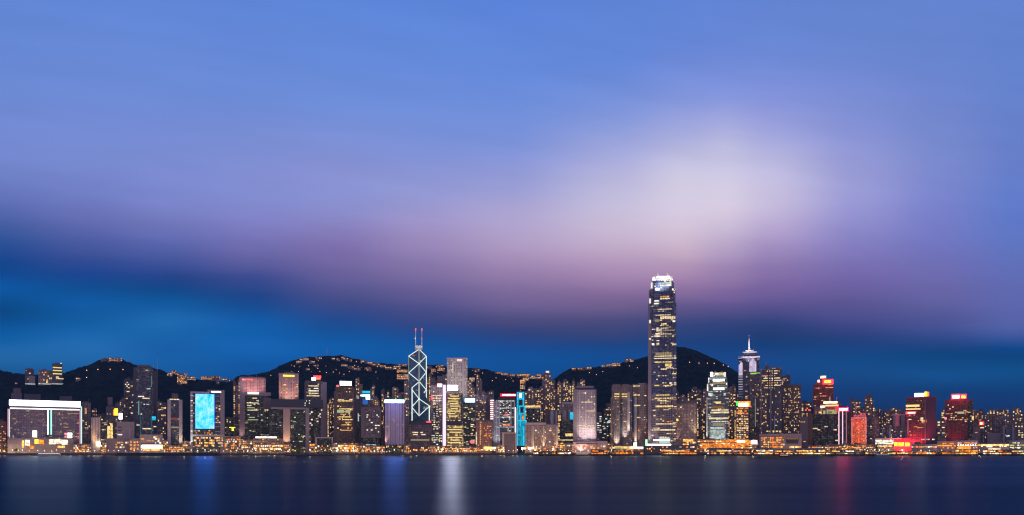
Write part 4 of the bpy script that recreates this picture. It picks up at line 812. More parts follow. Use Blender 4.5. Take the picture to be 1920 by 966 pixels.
B = tower('podium_block', 'dark low mall podium with a white lit edge under the tallest tower', 'building', 1210, 1312, 834.5, 1775, plain('mall_roof', (.05,.055,.07)), dep=20, plants=0); B.band('lit_edge', 1213, 1258, 832.8, 835, S_WHITE, .6); B.band('lit_edge', 1210, 1214, 824, 836, emi('sign_pale_green', (.5,1,.6), 1.4), .8); B.wins(1212, 1310, 837, 843, 20, SHOPS, 4, 2.4, 4, 3)
# block right of it
B = tower('hotel_block', 'brown grid slab with pale side glow right of the tallest tower', 'building', 1269, 1306, 754, 1830, F_TAN); B.box('crown_slab', 1269, 1306, 751, 757, MAUVE_D, -.5, 24); B.wins(1272, 1304, 762, 818, 12, [emi('window_dim_warm', WRM, .3, False), W_WRM], 3, 2)
B.flood(1304, 822, 10, (1,.8,.5), 300000, 1303, 785, 60); B.flood(1269.5, 832, 8, (1,.6,.45), 120000, 1270, 812, 40); B.band('sign', 1268.6, 1271.5, 785.5, 789.5, S_YEL, .6); B.band('lit_floor', 1281, 1300, 823.5, 828, SHOP_Y, .5); B.wins(1280, 1305, 828, 835, 10, SHOPS, 3.4, 3)

# --- smaller sister of the tallest tower
B = Building('office_tower', 'glassy tower with stepped white crown like a small copy of the tallest tower', 'tower', 1345, 1840)
def notch(b, a, c, d, dep, n=5.0):
    x0, x1 = b.lx(a), b.lx(c)
    return [(x0, d + n), (x0 + n, d + n * .5), (x0 + n * 1.3, d), (x1 - n * 1.3, d), (x1 - n, d + n * .5), (x1, d + n), (x1, d + dep - n), (x1 - n, d + dep), (x0 + n, d + dep), (x0, d + dep - n)]
for k, (a, c, yt, yb, d) in enumerate(((1324.8, 1366, 732, None, 0), (1326.5, 1364.5, 715, 732, 1), (1328.5, 1363.5, 707, 715, 2.5), (1331, 1361, 701, 707, 4))):
    prism('tower_shaft' if k == 0 else 'setback_tier', notch(B, a, c, d, 40 - 2 * d), -2 if yb is None else B.lz(yb, 1345) + .02, B.lz(yt, 1345), F_IFC1, B.root)
for k in range(11):
    f = k / 10; xb = 1331.5 + 29 * f; xx = 1333.5 + 25 * f
    bar('crown_fin', (B.lx(xb), 4, B.lz(706, xb)), (B.lx(xx), 6, B.lz(697.5 - (2.5 if k in (3, 8) else 0) + 2 * abs(f - .5) ** 2 * 4, xx)), 1.1, FIN, B.root)
B.flood(1346, 716, 20, (1,.95,.8), 420000, 1346, 700, 100)
for a, c, y, h, mm in ((1332, 1336.5, 698, 8, S_WHITE), (1357, 1361, 698, 9, emi('corner_glow', (1,.9,.78), 1.0, False)), (1340, 1357, 699, 4, W_WRM), (1337, 1358.5, 711.5, 3, S_WHITE), (1337, 1358, 706, 4, emi('window_dim_cool', COOL, .25, False)), (1337, 1359, 716.5, 4, emi('window_dim_warm', WRM, .3, False)), (1337, 1358.5, 726.5, 5, emi('crown_cream', (.95,1,.80), 1.3, False)), (1328, 1330, 708, 9, W_WHT), (1325.6, 1328, 720, 13, W_WHT), (1333, 1337, 720, 4, W_WHT), (1361, 1363.6, 718, 4, W_WHT), (1328, 1336, 737, 6, W_COOL), (1357, 1361, 737, 5, W_COOL), (1342, 1352, 753, 4, W_YEL), (1337, 1357, 761, 5, emi('window_dim_amber', AMB, .22, False)), (1334, 1366, 768, 2, W_WRM), (1332, 1367, 772, 3, W_WRM), (1329, 1366, 783, 3, W_WRM), (1334, 1358, 790, 1.6, W_COOL), (1337, 1358, 793, 6, emi('window_dim_warm', WRM, .3, False)), (1332, 1357, 801, 3, W_COOL)):
    B.band('lit_floor', a, c, y, y + h, mm, .4, 0)
B.box('corner_strip', 1324, 1327, 745, 822, PALE, 1.5, 5); B.band('lobby_glass', 1332, 1360, 807, 822, emi('lobby_pale', (.78,.9,.85), .5, False, cells=4, lo=.5), .5)
B.flood(1346, 832, 14, (.9,1,.9), 700000, 1346, 800, 80); B.flood(1325, 830, 8, (.95,1,.85), 300000, 1325, 790, 50, td=1.5)
B = tower('podium_block', 'terraced podium streaked with orange light under the small stepped white crown', 'building', 1306, 1420, 824, 1775, F_POD, dep=22, plants=0); B.floors(1308, 1418, 824, 846, 12, [SHOP_O, SHOP_Y, SHOP_O], 1.6, 1.7, 0, .15); B.wins(1308, 1418, 826, 842, 40, [SHOP_O, SHOP_Y, SHOP_W], 4, 2.2, 4, 3.4)
B.band('billboard', 1382, 1388, 825.5, 830, S_WHITE, .6); B.band('billboard', 1390, 1397, 826, 830, emi('sign_cream', (1,.85,.72), 3.0), .6); B.band('billboard', 1408, 1420, 826, 833, emi('sign_lilac_white', (.9,.75,1), 2.2), .6)

# --- spired tower
B = Building('spired_tower', 'tower with pyramid tiers and a white spire, pale violet light panels', 'tower', 1404, 2050)
x0, x1 = 1384, 1424.5
B.box('facade', 1392.5, 1424, 671, None, F_CENT, 0, 34); B.box('side_facade', 1384.5, 1393.5, 676, None, F_CENT, 4, 28)
VIO = emi('panel_violet_light', (.80,.66,.95), .72, False, cells=6, lo=.75)
def arch(nm, a, c, yt, yb, d, mat):
    xa, xc = B.lx(a, d), B.lx(c, d); zt, zb_ = B.lz(yt, (a + c) / 2, d), B.lz(yb, (a + c) / 2, d); w = (xc - xa)
    prof = [(xa, zb_), (xc, zb_), (xc, zt - w * .55), (xc - w * .2, zt - w * .4), (xc - w * .32, zt - w * .12), ((xa + xc) / 2, zt), (xa + w * .32, zt - w * .12), (xa + w * .2, zt - w * .4), (xa, zt - w * .55)]
    n = len(prof); V = [(x, d, z) for x, z in prof] + [(x, d + .6, z) for x, z in prof]
    Fc = [tuple(range(n)), tuple(range(2 * n - 1, n - 1, -1))] + [(i, i + n, (i + 1) % n + n, (i + 1) % n) for i in range(n)]
    link(nm, mesh(nm, V, Fc, [mat]), B.root)
arch('light_panel', 1404.8, 1418, 671.5, 697, -.7, VIO); arch('light_panel', 1385, 1395, 679, 704, 3.3, VIO)
for k in range(9): B.band('light_bar', 1384.6, 1395.5, 706 + 4.6 * k, 707.8 + 4.6 * k, emi('bar_violet_dim', (.70,.66,.88), .5, False) if k < 6 else emi('bar_blue_dim', (.20,.32,.6), .3, False), .4, 4)
B.band('light_bar', 1407, 1425, 699, 701.6, emi('bar_lime', (.45,.8,.1), .9), .6)
LEDG = emi('ledge_light', (.86,.74,.88), .8, False)
B.box('crown_ledge', 1384, 1425, 668, 671.5, PALE, -1, 36); B.band('ledge_light', 1392, 1425, 668.3, 670.8, LEDG, .5, -1); B.band('ledge_light', 1384, 1391, 671, 672.6, LEDG, .5, 1)
B.box('crown_tier', 1394, 1419, 662, 668, NAVY, 5, 24); B.box('crown_ledge', 1392.5, 1419.5, 659, 662, PALE, 4, 26); B.band('ledge_light', 1396, 1416, 659.4, 661.6, LEDG, .5, 4)
B.box('crown_tier', 1398, 1414, 656.5, 659, PALE, 8, 18)
zs0, xs = B.lz(657, 1404.5, 15), B.lx(1404.5, 15)
WST = plain('white_steel', (.6,.6,.6))
for w0, ya, yb in ((4.6, 650, 657), (4.0, 640, 650.2), (2.6, 636, 640.2), (1.1, 628.5, 636.2)):
    bar('spire', (xs, 17, B.lz(yb, 1404.5, 17)), (xs, 17, B.lz(ya, 1404.5, 17)), w0, WST, B.root)
B.flood(1404, 660, 16, (1,.92,.9), 260000, 1404.5, 645, 80, td=15); B.flood(1404, 676, 20, (.85,.75,1), 200000, 1404.5, 664, 110)
B.wins(1397, 1424, 708, 750, 8, [W_AMB, W_WRM], 4, 1.6)
# ================================================================== right of the spired tower
B = tower('office_block', 'orange lit block with a glowing yellow green rooftop sign below the spired tower', 'building', 1380, 1404, 763, 1860, F_POD, plants=0)
B.band('roof_sign', 1385, 1403, 755.5, 762.5, emi('sign_yellow_white', (1,.85,.4), 4.0), 1, -.5); B.band('roof_sign', 1380.5, 1384.6, 752.5, 761, S_GRN, 1, -.5); B.band('roof_sign', 1384, 1407, 752.5, 754.6, S_ORG, 1, -.5); B.band('roof_sign', 1403.5, 1407, 755, 763, S_ORG, 1, -.5); B.box('sign_stand', 1381, 1404, 761.5, 764, DARK, 0, 8)
B.wins(1381, 1403, 764, 778, 14, [SHOP_Y, SHOP_O], 3.6, 2.6, 3.6, 3.6); B.wins(1381, 1403, 780, 822, 34, [W_WRM, W_YEL, W_AMB], 3.6, 2.4, 3.8, 4)
B = tower('apartment_tower', 'plain dusky slab tower in front of the spired tower', 'tower', 1405.5, 1427, 703, 1960, A_GREY, plants=1); B.wins(1407, 1426, 710, 815, 18, [W_AMB, emi('window_dim_amber', AMB, .22, False)], 2, 2); B.band('light_line', 1415.5, 1417, 748, 800, emi('window_dim_cool', COOL, .25, False), .4)
B = Building('apartment_tower', 'broad dark glass apartment tower with blue and amber windows right of the spire', 'tower', 1448, 1900)
B.box('facade', 1426, 1466, 692, None, A_NAVY, 0, 30); B.box('roof_storey', 1433, 1442, 685, 693, MAUVE_D, 5, 12); B.box('roof_storey', 1443, 1465, 688.5, 692.5, A_MAUVE, 3, 18); B.unit('mast', 1436.3, 1436.9, 679, 686, MAST, 8, .7)
for a in (1440, 1449): B.band('recess_strip', a, a + 2.5, 694, 806, NAVY, .5)  # no inset here: flat navy strips carry the recesses' shade
B.box('rib', 1426, 1428.5, 692, None, A_MAUVE, -1, 5); B.box('rib', 1444, 1446.5, 695, None, A_MAUVE, -1, 5)
B.floors(1428, 1466, 694, 730, 8, [W_AMB, W_WRM], 1.6, 4.4, 0, .15); B.wins(1428, 1466, 694, 800, 46, RES, 2.2, 2.4, 3, 3.6); B.band('light_line', 1450, 1453, 780, 806, emi('bar_blue_dim', (.20,.32,.6), .3, False), .4)
B.wins(1436, 1466, 807, 812, 6, [W_YEL], 5, 3, 6, 5)
B = tower('apartment_tower', 'tall grid of tiny amber windows, a slab right of the broad dark apartment tower', 'tower', 1467, 1502, 724, 1930, A_BROWN, plants=1); B.box('roof_storey', 1468, 1503, 721, 724.4, MAUVE_D, -.3, 22); B.wins(1468, 1501, 728, 812, 70, RES, 1.8, 2.2, 2.5, 3.1)
tower('apartment_tower', 'dark stepped slab peeping above the slab with tiny amber windows', 'tower', 1464, 1482, 705, 2050, A_NAVY).wins(1466, 1481, 708, 722, 5, RES)
B = tower('transport_hall', 'mauve framed hall with orange lit glass under the broad dark apartment tower', 'building', 1424, 1502, 817, 1775, plain('hall_grey', (.26,.23,.26)), plants=0, dep=30); B.box('roof_slab', 1423, 1503, 813.5, 817.3, MAUVE, -1.5, 32)
B.wins(1427, 1471, 819, 840, 60, [SHOP_O, SHOP_O, SHOP_Y, emi('window_dim_amber', AMB, .22, False)], 3.6, 3, 3.8, 4); B.band('dark_opening', 1474, 1497, 822, 832, DARK, .4); B.band('lit_window', 1475, 1496, 822, 824, emi('window_dim_amber', AMB, .22, False), .6); B.box('pier', 1500, 1503, 817.2, None, MAUVE, -1, 8)
B.wins(1480, 1502, 836, 842, 10, SHOPS, 4, 3, d=-1.5)
B = tower('apartment_tower', 'low amber windowed block in the gap left of the red sign tower', 'tower', 1502, 1522, 754, 2000, A_MAUVE); B.wins(1503, 1521, 757, 785, 16, RES + [S_RED], 2.6, 2.4)
B = tower('office_block', 'unlit grey brown slab left of the black glass block', 'building', 1500, 1515, 782, 1840, MAUVE_D, plants=1); B.box('side_wing', 1514, 1524, 776, None, BRICK, 3, 20); B.wins(1501, 1514, 790, 830, 3, [W_AMB], 5, 1.6)
# red-sign tower
B = Building('office_tower', 'dark red tower with a glowing red and yellow sign below a cream cap', 'tower', 1543, 1950)
B.box('facade', 1524, 1563, 721, None, F_REDT, 0, 34); B.box('crown_storey', 1531, 1561, 713, 721.4, BRICK, 2, 26); B.box('crown_cap', 1537, 1550, 706, 713.4, BRICK, 6, 16)
B.band('cap_light', 1538, 1549, 704.8, 709.5, emi('cap_cream', (1,.85,.6), 1.6, False, cells=4), .5, 6); B.band('roof_sign', 1543, 1562, 711.5, 721.4, emi('sign_red_bright', (1,.012,.018), 9.0), .8, 1.5); B.band('roof_sign', 1546, 1558, 713.6, 718, emi('sign_gold', (1,.55,.03), 4.0, cells=3), .4, .6); B.band('roof_sign', 1533, 1537, 712.5, 717, emi('sign_rose_white', (1,.55,.55), 3.0), .6, 1.5)
B.band('lit_floor', 1548, 1562, 726, 727.6, W_AMB, .3); B.flood(1548, 706, 22, (1,.05,.08), 260000, 1546, 735, 110); B.wins(1526, 1560, 730, 770, 8, [emi('window_dim_amber', AMB, .22, False), W_AMB], 4, 1.6)
B = Building('office_block', 'black glass block with terraces of cream light on its roof', 'building', 1547, 1840)
B.box('facade', 1524, 1570.5, 777, None, F_BLACK, 0, 34); B.box('setback_storey', 1527, 1572, 763, 777.4, A_BROWN, 3, 26); B.box('roof_terrace', 1538, 1572, 757, 763.4, MAUVE_D, 5, 22)
CREAM = emi('terrace_cream', (1,.82,.52), 2.2, cells=4)
B.band('lit_ledge', 1538, 1547, 761, 764, CREAM, .8, 2.6); B.band('lit_ledge', 1547, 1572, 759, 762, emi('terrace_amber', (1,.62,.25), 1.3), .6, 4.6); B.band('lit_ledge', 1544, 1570, 752.8, 756.6, CREAM, .8, 5); B.box('roof_storey', 1544, 1571, 752.4, 757.3, MAUVE_D, 6, 18)
B.unit('mast', 1555.6, 1556.6, 744, 753, emi('mast_lit', (1,.8,.5), .8), 8, 1); B.unit('mast', 1568.5, 1569.3, 744.5, 753, MAST, 8, 1)
B.band('lit_window', 1535, 1540.5, 771.5, 775, W_YEL, .4, 3); B.band('lit_window', 1543.5, 1547.5, 770, 776.5, emi('window_lime', (.75,.85,.5), .55, False), .4, 3); B.band('lit_floor', 1550, 1569, 768.5, 776.5, emi('window_lime_dim', (.62,.60,.28), .5, False, cells=4), .4, 3)
for a, c, y in ((1524, 1533, 802.5), (1533, 1538, 805), (1546, 1552, 799), (1563, 1569, 805), (1566, 1571, 825)): B.band('lit_window', a, c, y, y + 2, W_WRM, .3)
B = Building('office_tower', 'slim tower with pink light columns and a blazing red sign', 'tower', 1582, 1810)
B.box('facade', 1572, 1592, 771, None, F_BLACK, .6, 22)
for a, mm in ((1572, emi('column_pink', (1,.55,.72), 1.5)), (1579, emi('column_pink', (1,.55,.72), 1.5)), (1586, emi('column_rose_dim', (.7,.22,.30), .6))): B.box('light_column', a, a + 2, 771, 834, plain('white_column', (.6,.58,.62)), -.6, 1.4); B.band('light_strip', a + .1, a + 1.7, 771, 833, mm, .3, -.6)
B.box('side_wing', 1589, 1593.5, 774, None, F_REDT, 3, 18); B.box('sign_stand', 1573, 1590, 769.5, 771.3, DARK, 0, 8); B.band('roof_sign', 1571.5, 1591, 764.6, 770.5, emi('sign_red_strong', (1,.0015,.012), 100.0), .8, -.2); B.band('roof_sign', 1573.5, 1589, 766, 769.5, emi('sign_peach', (1,.62,.40), 6.0, cells=3), .4, -1.1)
B = Building('office_tower', 'small stepped tower washed all over in orange red light', 'tower', 1610, 1830)
B.box('facade', 1596, 1624.5, 784, None, F_ORG, 0, 26); B.box('edge_pier', 1595.6, 1599, 783, None, PALE, -.5, 5); B.box('edge_pier', 1622, 1625, 783, None, PALE, -.5, 5); B.box('crown_slab', 1596, 1625, 782.5, 785, PALE, -.6, 22); B.box('crown_storey', 1601, 1624, 778, 782.6, plain('pink_stone', (.48,.33,.34)), 4, 16); B.box('crown_storey', 1612, 1623, 774.6, 778.3, plain('pink_stone', (.48,.33,.34)), 6, 12)
B.flood(1610, 836, 40, (1,.20,.04), 520000, 1610, 805, 100); B.flood(1610, 800, 50, (1,.12,.07), 330000, 1610, 782, 90)
B = tower('office_block', 'broad unlit mauve block right of the orange washed tower', 'building', 1625, 1649, 781, 1850, F_PURP, plants=1); B.wins(1626, 1648, 785, 828, 9, [emi('window_dim_amber', AMB, .22, False), W_WRM], 3, 1.6)
B = tower('apartment_tower', 'dark tower with a pale vertical rib behind the orange washed tower', 'tower', 1594, 1614, 752, 2050, A_BROWN, plants=0); B.box('tower_head', 1594, 1602, 746, 753, A_BROWN, 2, 14); B.box('rib', 1602.5, 1605.5, 755, None, PALE, -1, 3); B.wins(1595, 1613, 754, 776, 10, RES, 3, 1.8)
B = tower('apartment_tower', 'dark lone tower rising above its neighbours right of the orange washed tower', 'tower', 1621, 1637, 744, 2050, A_BROWN, plants=0); B.box('tower_head', 1625, 1634, 739.5, 745, MAUVE_D, 3, 10); B.unit('mast', 1629, 1629.6, 736, 740, MAST, 6, .6); B.wins(1622, 1636, 748, 782, 7, RES)
B = tower('apartment_tower', 'pale lilac slab with a dark slot near the red sign glass block', 'tower', 1674, 1697, 778, 1900, MAUVE, plants=0); B.box('crown_slab', 1673, 1698, 776.5, 778.6, PALE, -.4, 20); B.band('slot_window', 1687, 1689.6, 780, 798, DARK, .3)
B = tower('office_block', 'low plum block below the pale lilac slab', 'building', 1648, 1700, 799, 1860, F_PURP, plants=1); B.wins(1650, 1698, 802, 822, 9, [W_WHT, W_AMB], 3, 1.8); B.box('pier', 1654, 1656, 803, 821, PALE, -.6, 2); B.box('pier', 1667.5, 1670.5, 803, 821, PALE, -.6, 2)
# glass block with blue-white and yellow signs
B = Building('office_tower', 'red lit glass tower with a white and a yellow sign on its roof', 'tower', 1727, 1860)
B.box('facade', 1699, 1736, 748, None, F_REDT, 0, 34); B.box('side_wing', 1735.8, 1755.5, 746, None, plain('plum_shaded_side', (.07,.045,.07)), .6, 34); B.box('crown_slab', 1700, 1756, 744.6, 748.3, plain('red_cladding', (.16,.03,.05)), -.5, 32); B.box('edge_pier', 1733.6, 1736, 749, None, MAUVE_D, -.6, 4)  # right side face made as a box, shade put in its plum colour
B.box('sign_stand', 1714, 1742, 743.6, 745, DARK, 4, 6); B.band('roof_sign', 1715, 1732.5, 737.5, 744, emi('sign_ice_white', (.85,.92,1), 7.0, cells=4, lo=.8), .8, 4); B.band('roof_sign', 1733.5, 1738.6, 734.5, 743.4, S_YEL, .8, 4); B.band('roof_sign', 1738.7, 1742, 735, 743, emi('sign_scarlet', (1,.12,.03), 3.0), .8, 4)
for a, c, y, h, mm in ((1698.5, 1724, 759, 4, emi('floor_gold', (1,.68,.25), 1.3, False)), (1698.5, 1726, 766, 2.3, emi('floor_gold', (1,.68,.25), 1.3, False)), (1698.5, 1717, 772, 4.5, S_RED), (1702, 1716, 773, 2.4, emi('sign_rose_white', (1,.55,.55), 3.0)), (1700, 1710, 779.5, 1.4, emi('neon_rose_dim', (.8,.2,.3), .5)), (1726, 1731, 783, 6, W_WRM), (1703, 1709, 786, 1.6, W_WRM), (1720, 1731, 801, 1.8, W_AMB), (1728, 1737, 787, 5, W_AMB)): B.band('lit_floor' if mm is not S_RED else 'sign', a, c, y, y + h, mm, .35)
B.band('light_line', 1701.5, 1703.4, 788, 815, emi('neon_rose_dim', (.8,.2,.3), .5), .4); B.band('lit_floor', 1727, 1743, 823, 825, SHOP_P, .5); B.band('lit_floor', 1748, 1753, 823, 825, SHOP_W, .5)
B.flood(1715, 836, 22, (1,.06,.10), 1400000, 1718, 815, 110); B.wins(1704, 1734, 750, 815, 16, [emi('window_dim_amber', AMB, .22, False), W_AMB], 3, 1.5)
B = tower('office_tower', 'small dark block with two lit floors between the two red sign glass towers', 'building', 1756, 1774, 787, 1880, F_PURP, plants=1); B.wins(1757, 1773, 790, 815, 6, [emi('window_lime', (.75,.85,.5), .55, False), W_WRM], 5, 2.6, 6, 5)
B = tower('apartment_tower', 'thin tower with a ladder of yellow windows left of the last red sign tower', 'tower', 1765, 1771, 768, 2000, A_BROWN, plants=0); B.wins(1765, 1771, 769, 785, 6, [W_YEL, W_AMB], 3, 2.4)
B = Building('office_tower', 'dark plum tower under twin red haloed signs, last big tower before the photo edge', 'tower', 1797, 1870)
B.box('facade', 1772, 1815, 751.5, None, F_REDT, 0, 36); B.box('side_wing', 1814.6, 1824.5, 752, None, F_BLACK, 1, 34); B.box('crown_slab', 1771.6, 1824, 749.5, 752.3, plain('red_cladding', (.16,.03,.05)), -.5, 34)
B.box('sign_stand', 1783, 1812, 747.5, 750, DARK, 4, 6); B.band('roof_sign', 1783.5, 1800.5, 739, 748.4, S_RED, .8, 4.6); B.band('roof_sign', 1786.5, 1798.5, 741.5, 747, emi('sign_white_rose', (1,.90,.88), 7.0), .4, 3.7); B.band('roof_sign', 1801.5, 1812, 739, 748, S_RED, .8, 4.6); B.band('roof_sign', 1803, 1810, 742, 746.4, emi('sign_gold', (1,.55,.03), 4.0, cells=3), .4, 3.7)
B.wins(1774, 1822, 755, 792, 20, [W_YEL, W_WRM, W_AMB, emi('window_lime', (.75,.85,.5), .55, False)], 3.4, 2); B.band('lit_floor', 1795, 1808, 772, 776, emi('window_lime', (.75,.85,.5), .55, False), .3); B.wins(1774, 1812, 786, 789, 7, [W_AMB], 3, 1.6, 4, 4); B.band('sign', 1771, 1775, 783, 786.5, S_PINK, .4); B.flood(1790, 832, 24, (1,.05,.10), 260000, 1792, 800, 110); B.flood(1797, 738, 26, (1,.05,.10), 320000, 1797, 765, 110); B.band('lit_window', 1822, 1826, 780, 788, W_YEL, .5)
B = tower('apartment_tower', 'dark tower with an orange red sign box right of the twin red signs', 'tower', 1826, 1845, 770, 1900, A_BROWN); B.wins(1826, 1843, 775, 790, 8, RES); B.band('sign', 1836, 1845, 791, 797, S_RED, .5); B.band('sign', 1837.5, 1842, 792.5, 796, emi('sign_amber_glow', (1,.55,.22), 4.0), .3, -.5); B.band('lit_floor', 1838, 1845, 801, 803, W_YEL)
B = tower('office_block', 'small plain mauve slab in front of the orange red sign box', 'building', 1825, 1838, 800, 1830, MAUVE_D, plants=1); B.band('lit_floor', 1828, 1833, 810.5, 811.8, W_AMB)
B = tower('office_tower', 'wide plum slab near the right photo edge with unlit face', 'tower', 1862, 1886, 780, 1880, F_PURP, plants=0); B.box('side_wing', 1850, 1863, 776, None, A_BROWN, 3, 20); B.box('front_wing', 1851, 1878, 812, None, plain('mauve_concrete', (.30,.25,.27)), -6, 20); B.wins(1851, 1860, 770, 777, 2, [W_YEL])
B = tower('office_tower', 'grey blue slab with pale ribs beside the wide plum slab', 'tower', 1887, 1903, 790, 1850, A_NAVY, plants=1); B.box('rib', 1880, 1884, 799, None, plain('blue_grey_stone', (.22,.24,.32)), -.6, 12); B.box('rib', 1898, 1902, 800, None, plain('blue_grey_stone', (.22,.24,.32)), -.6, 4); B.band('lit_window', 1887, 1893, 816, 819, W_COOL)
B = tower('office_tower', 'dark block with yellow floors at the right photo edge', 'building', 1903, 1945, 794, 1860, A_GREY); B.wins(1903, 1920, 798, 822, 9, [W_YEL, W_WRM], 4, 2.4, 5, 4)
# ================================================================== apartment towers crowded behind
LOOK = {A_GREY: 'grey', A_MAUVE: 'mauve', A_BROWN: 'brown', A_NAVY: 'dark blue', A_PINK: 'pinkish'}
def cluster(where, group, spec, Y0, Y1, cat='apartment tower', lit=8):
    spec = sorted(spec, key=lambda s: (s[0] + s[1]) / 2)
    n = len(spec); r = random.Random(n * 31 + int(spec[0][0]))
    hi = min(range(n), key=lambda k: spec[k][2])
    for k, s in enumerate(spec):
        x0, x1, yt = s[:3]
        mt = APT[s[3]] if len(s) > 3 else r.choice(APT)
        Y = Y0 + (Y1 - Y0) * ((k * 5) % max(n, 1)) / max(n - 1, 1)
        side = ORD[k] + ' from left' if n > 1 else 'lone'
        lab = f"{LOOK[mt]} tower, {side} {where}"
        stepped = x1 - x0 > 7.5 and r.random() < .65
        left = r.random() < .5; cut = (x1 - x0) * r.uniform(.25, .42)
        a0, a1 = (x0 + cut, x1) if stepped and left else (x0, x1 - cut) if stepped else (x0, x1)
        b = Building('apartment_tower', lab, cat, (x0 + x1) / 2, Y, group)
        b.box('facade', a0, a1, yt, None, mt, 0, 20)
        if stepped: b.box('lower_wing', *((x0, a0) if left else (a1, x1)), yt + r.uniform(3, 12), None, mt, r.choice((1.5, 3, -1.5)), 15)
        if r.random() < .5: b.unit('mast', (a0 + a1) / 2, (a0 + a1) / 2 + .3, yt - r.uniform(3, 6), yt, MAST, 6, .5)
        w = (a1 - a0) * r.uniform(.4, .7); a = a0 + (a1 - a0 - w) * r.random()
        b.box('roof_tank', a, a + w, yt - r.uniform(1.2, 3.2), yt + 1.5, mt if r.random() < .4 else MAUVE_D, 4, 10)
        if x1 - x0 > 9 and r.random() < .6:
            a = (x0 + x1) / 2; b.band('recess_strip', a - .8, a + .8, yt + 1, min(yt + 70, 830), DARK, .3)  # recess drawn as a dark strip on the wall, shade put in colour
        b.wins(a0 + .5, a1 - .5, yt + 1.5, min(yt + 65, 825), lit, RES, 2.4, 2.4)
cluster('between neon outlined block and tall navy tower', 'apartment towers left of the navy glass tower', [(172,186,768,3),(186,199,777,3),(213,224,757,1),(224,235,752,0)], 1950, 2060)
cluster('on the shoulder left of the pink lit tower', 'apartment towers beside the pink lit tower', [(437,443,716,2),(442,452,712,1)], 2050, 2100, lit=12)
cluster('between red sign tower and brown tower', 'apartment towers with orange balconies', [(613,619,757,4),(617,628,748,2)], 1950, 2000, lit=22)
cluster('behind the blue lit sign and the lavender tower', 'apartment towers behind the lavender tower', [(666,680,710,2),(694,703,724,2),(702,712,745,0),(715,726,731,1),(725,735,734,3),(735,752,727,2),(752,765,738,2),(758,767,715,4)], 2080, 2180, lit=14)
cluster('just right of the cross braced tower', 'apartment towers right of the braced tower', [(800,809,702,2),(808,820,709,2),(820,838,705,0)], 2230, 2320, lit=12)
cluster('between grey gridded tower and truss framed tower', 'apartment towers behind the blue white sign', [(876,886,716,0),(885,894,727,1),(893,904,703,2),(903,916,736,1),(914,926,734,3)], 2100, 2220, lit=12)
cluster('crowded right of the cyan tower', 'apartment towers right of the cyan tower', [(984,995,735,2),(990,1001,728,1),(1000,1012,730,0),(1011,1019,727,3),(1017,1033,702,1),(1032,1041,714,2),(1040,1053,718,0),(1051,1066,714,2),(1065,1075,722,1),(1072,1083,715,2),(1082,1097,712,1)], 2050, 2250, lit=20)
B = tower('office_block', 'dark block under a long golden lit terrace right of the cyan tower', 'building', 988, 1013, 766, 1960, F_BLACK, plants=0); B.box('terrace_slab', 985, 1014, 764.5, 766.3, PALE, -1, 18); B.band('lit_ledge', 985, 1013, 760.5, 764, emi('terrace_gold', (1,.62,.22), 1.1, False, cells=3), .6, -.5); B.wins(985, 1010, 770, 790, 6, RES)
B = tower('office_block', 'mauve block with twin white piers among the apartments left of the porthole tower', 'building', 1031, 1048, 769, 1960, A_MAUVE, plants=0); B.box('pier', 1033, 1037.5, 770, 795, PALE, -.8, 4); B.box('pier', 1042, 1044.4, 770, 795, PALE, -.8, 4); B.wins(1046, 1052, 778, 790, 4, [W_YEL, W_AMB], 3, 5, 3, 6)
cluster('behind, just right of the tallest tower', 'apartment towers between the tallest tower and its small copy', [(1266,1276,736,2),(1275,1284,742,1),(1284,1297,737,0),(1296,1308,728,3),(1306,1316,732,2),(1314,1327,730,1)], 2000, 2130, lit=12)
cluster('between stepped white crown and spired tower', 'apartment towers left of the spired tower', [(1364,1373,727,1),(1371,1386,724,2)], 2000, 2080, lit=14)
cluster('low between stepped white crown and spired tower', 'lower apartment towers left of the spired tower', [(1365,1374,775,2),(1373,1382,768,0)], 1900, 1930, lit=14)
cluster('low between brown slab and stepped white crown', 'lower apartment towers beside the brown slab', [(1306,1316,765,3),(1315,1325,758,0)], 1880, 1940, lit=14)
cluster('on the low hill behind the plum blocks', 'apartment towers on the low hill', [(1613,1622,765,3),(1636,1645,763,1),(1643,1653,766,3),(1652,1662,769,2),(1661,1669,772,1),(1668,1678,766,2),(1678,1690,767,1),(1689,1700,770,3)], 2050, 2200, lit=7)
cluster('between the last red sign tower and the wide plum slab', 'apartment towers near the right edge', [(1824,1832,770,1),(1830,1840,773,0)], 2050, 2100, lit=6)
cluster('along the skyline at the right photo edge', 'apartment towers at the right edge', [(1846,1853,777,3),(1852,1860,768,2),(1859,1867,768,1),(1866,1874,767,2),(1873,1880,769,3),(1880,1887,768,2),(1888,1896,767,1),(1896,1904,766,2),(1903,1912,766,1),(1911,1921,768,3),(1920,1934,764,2)], 2100, 2300, lit=9)
cluster('behind the slim pink column tower', 'apartment towers behind the pink column tower', [(1563,1572,752,2),(1571,1583,757,4),(1582,1594,763,2)], 2000, 2080, lit=8)
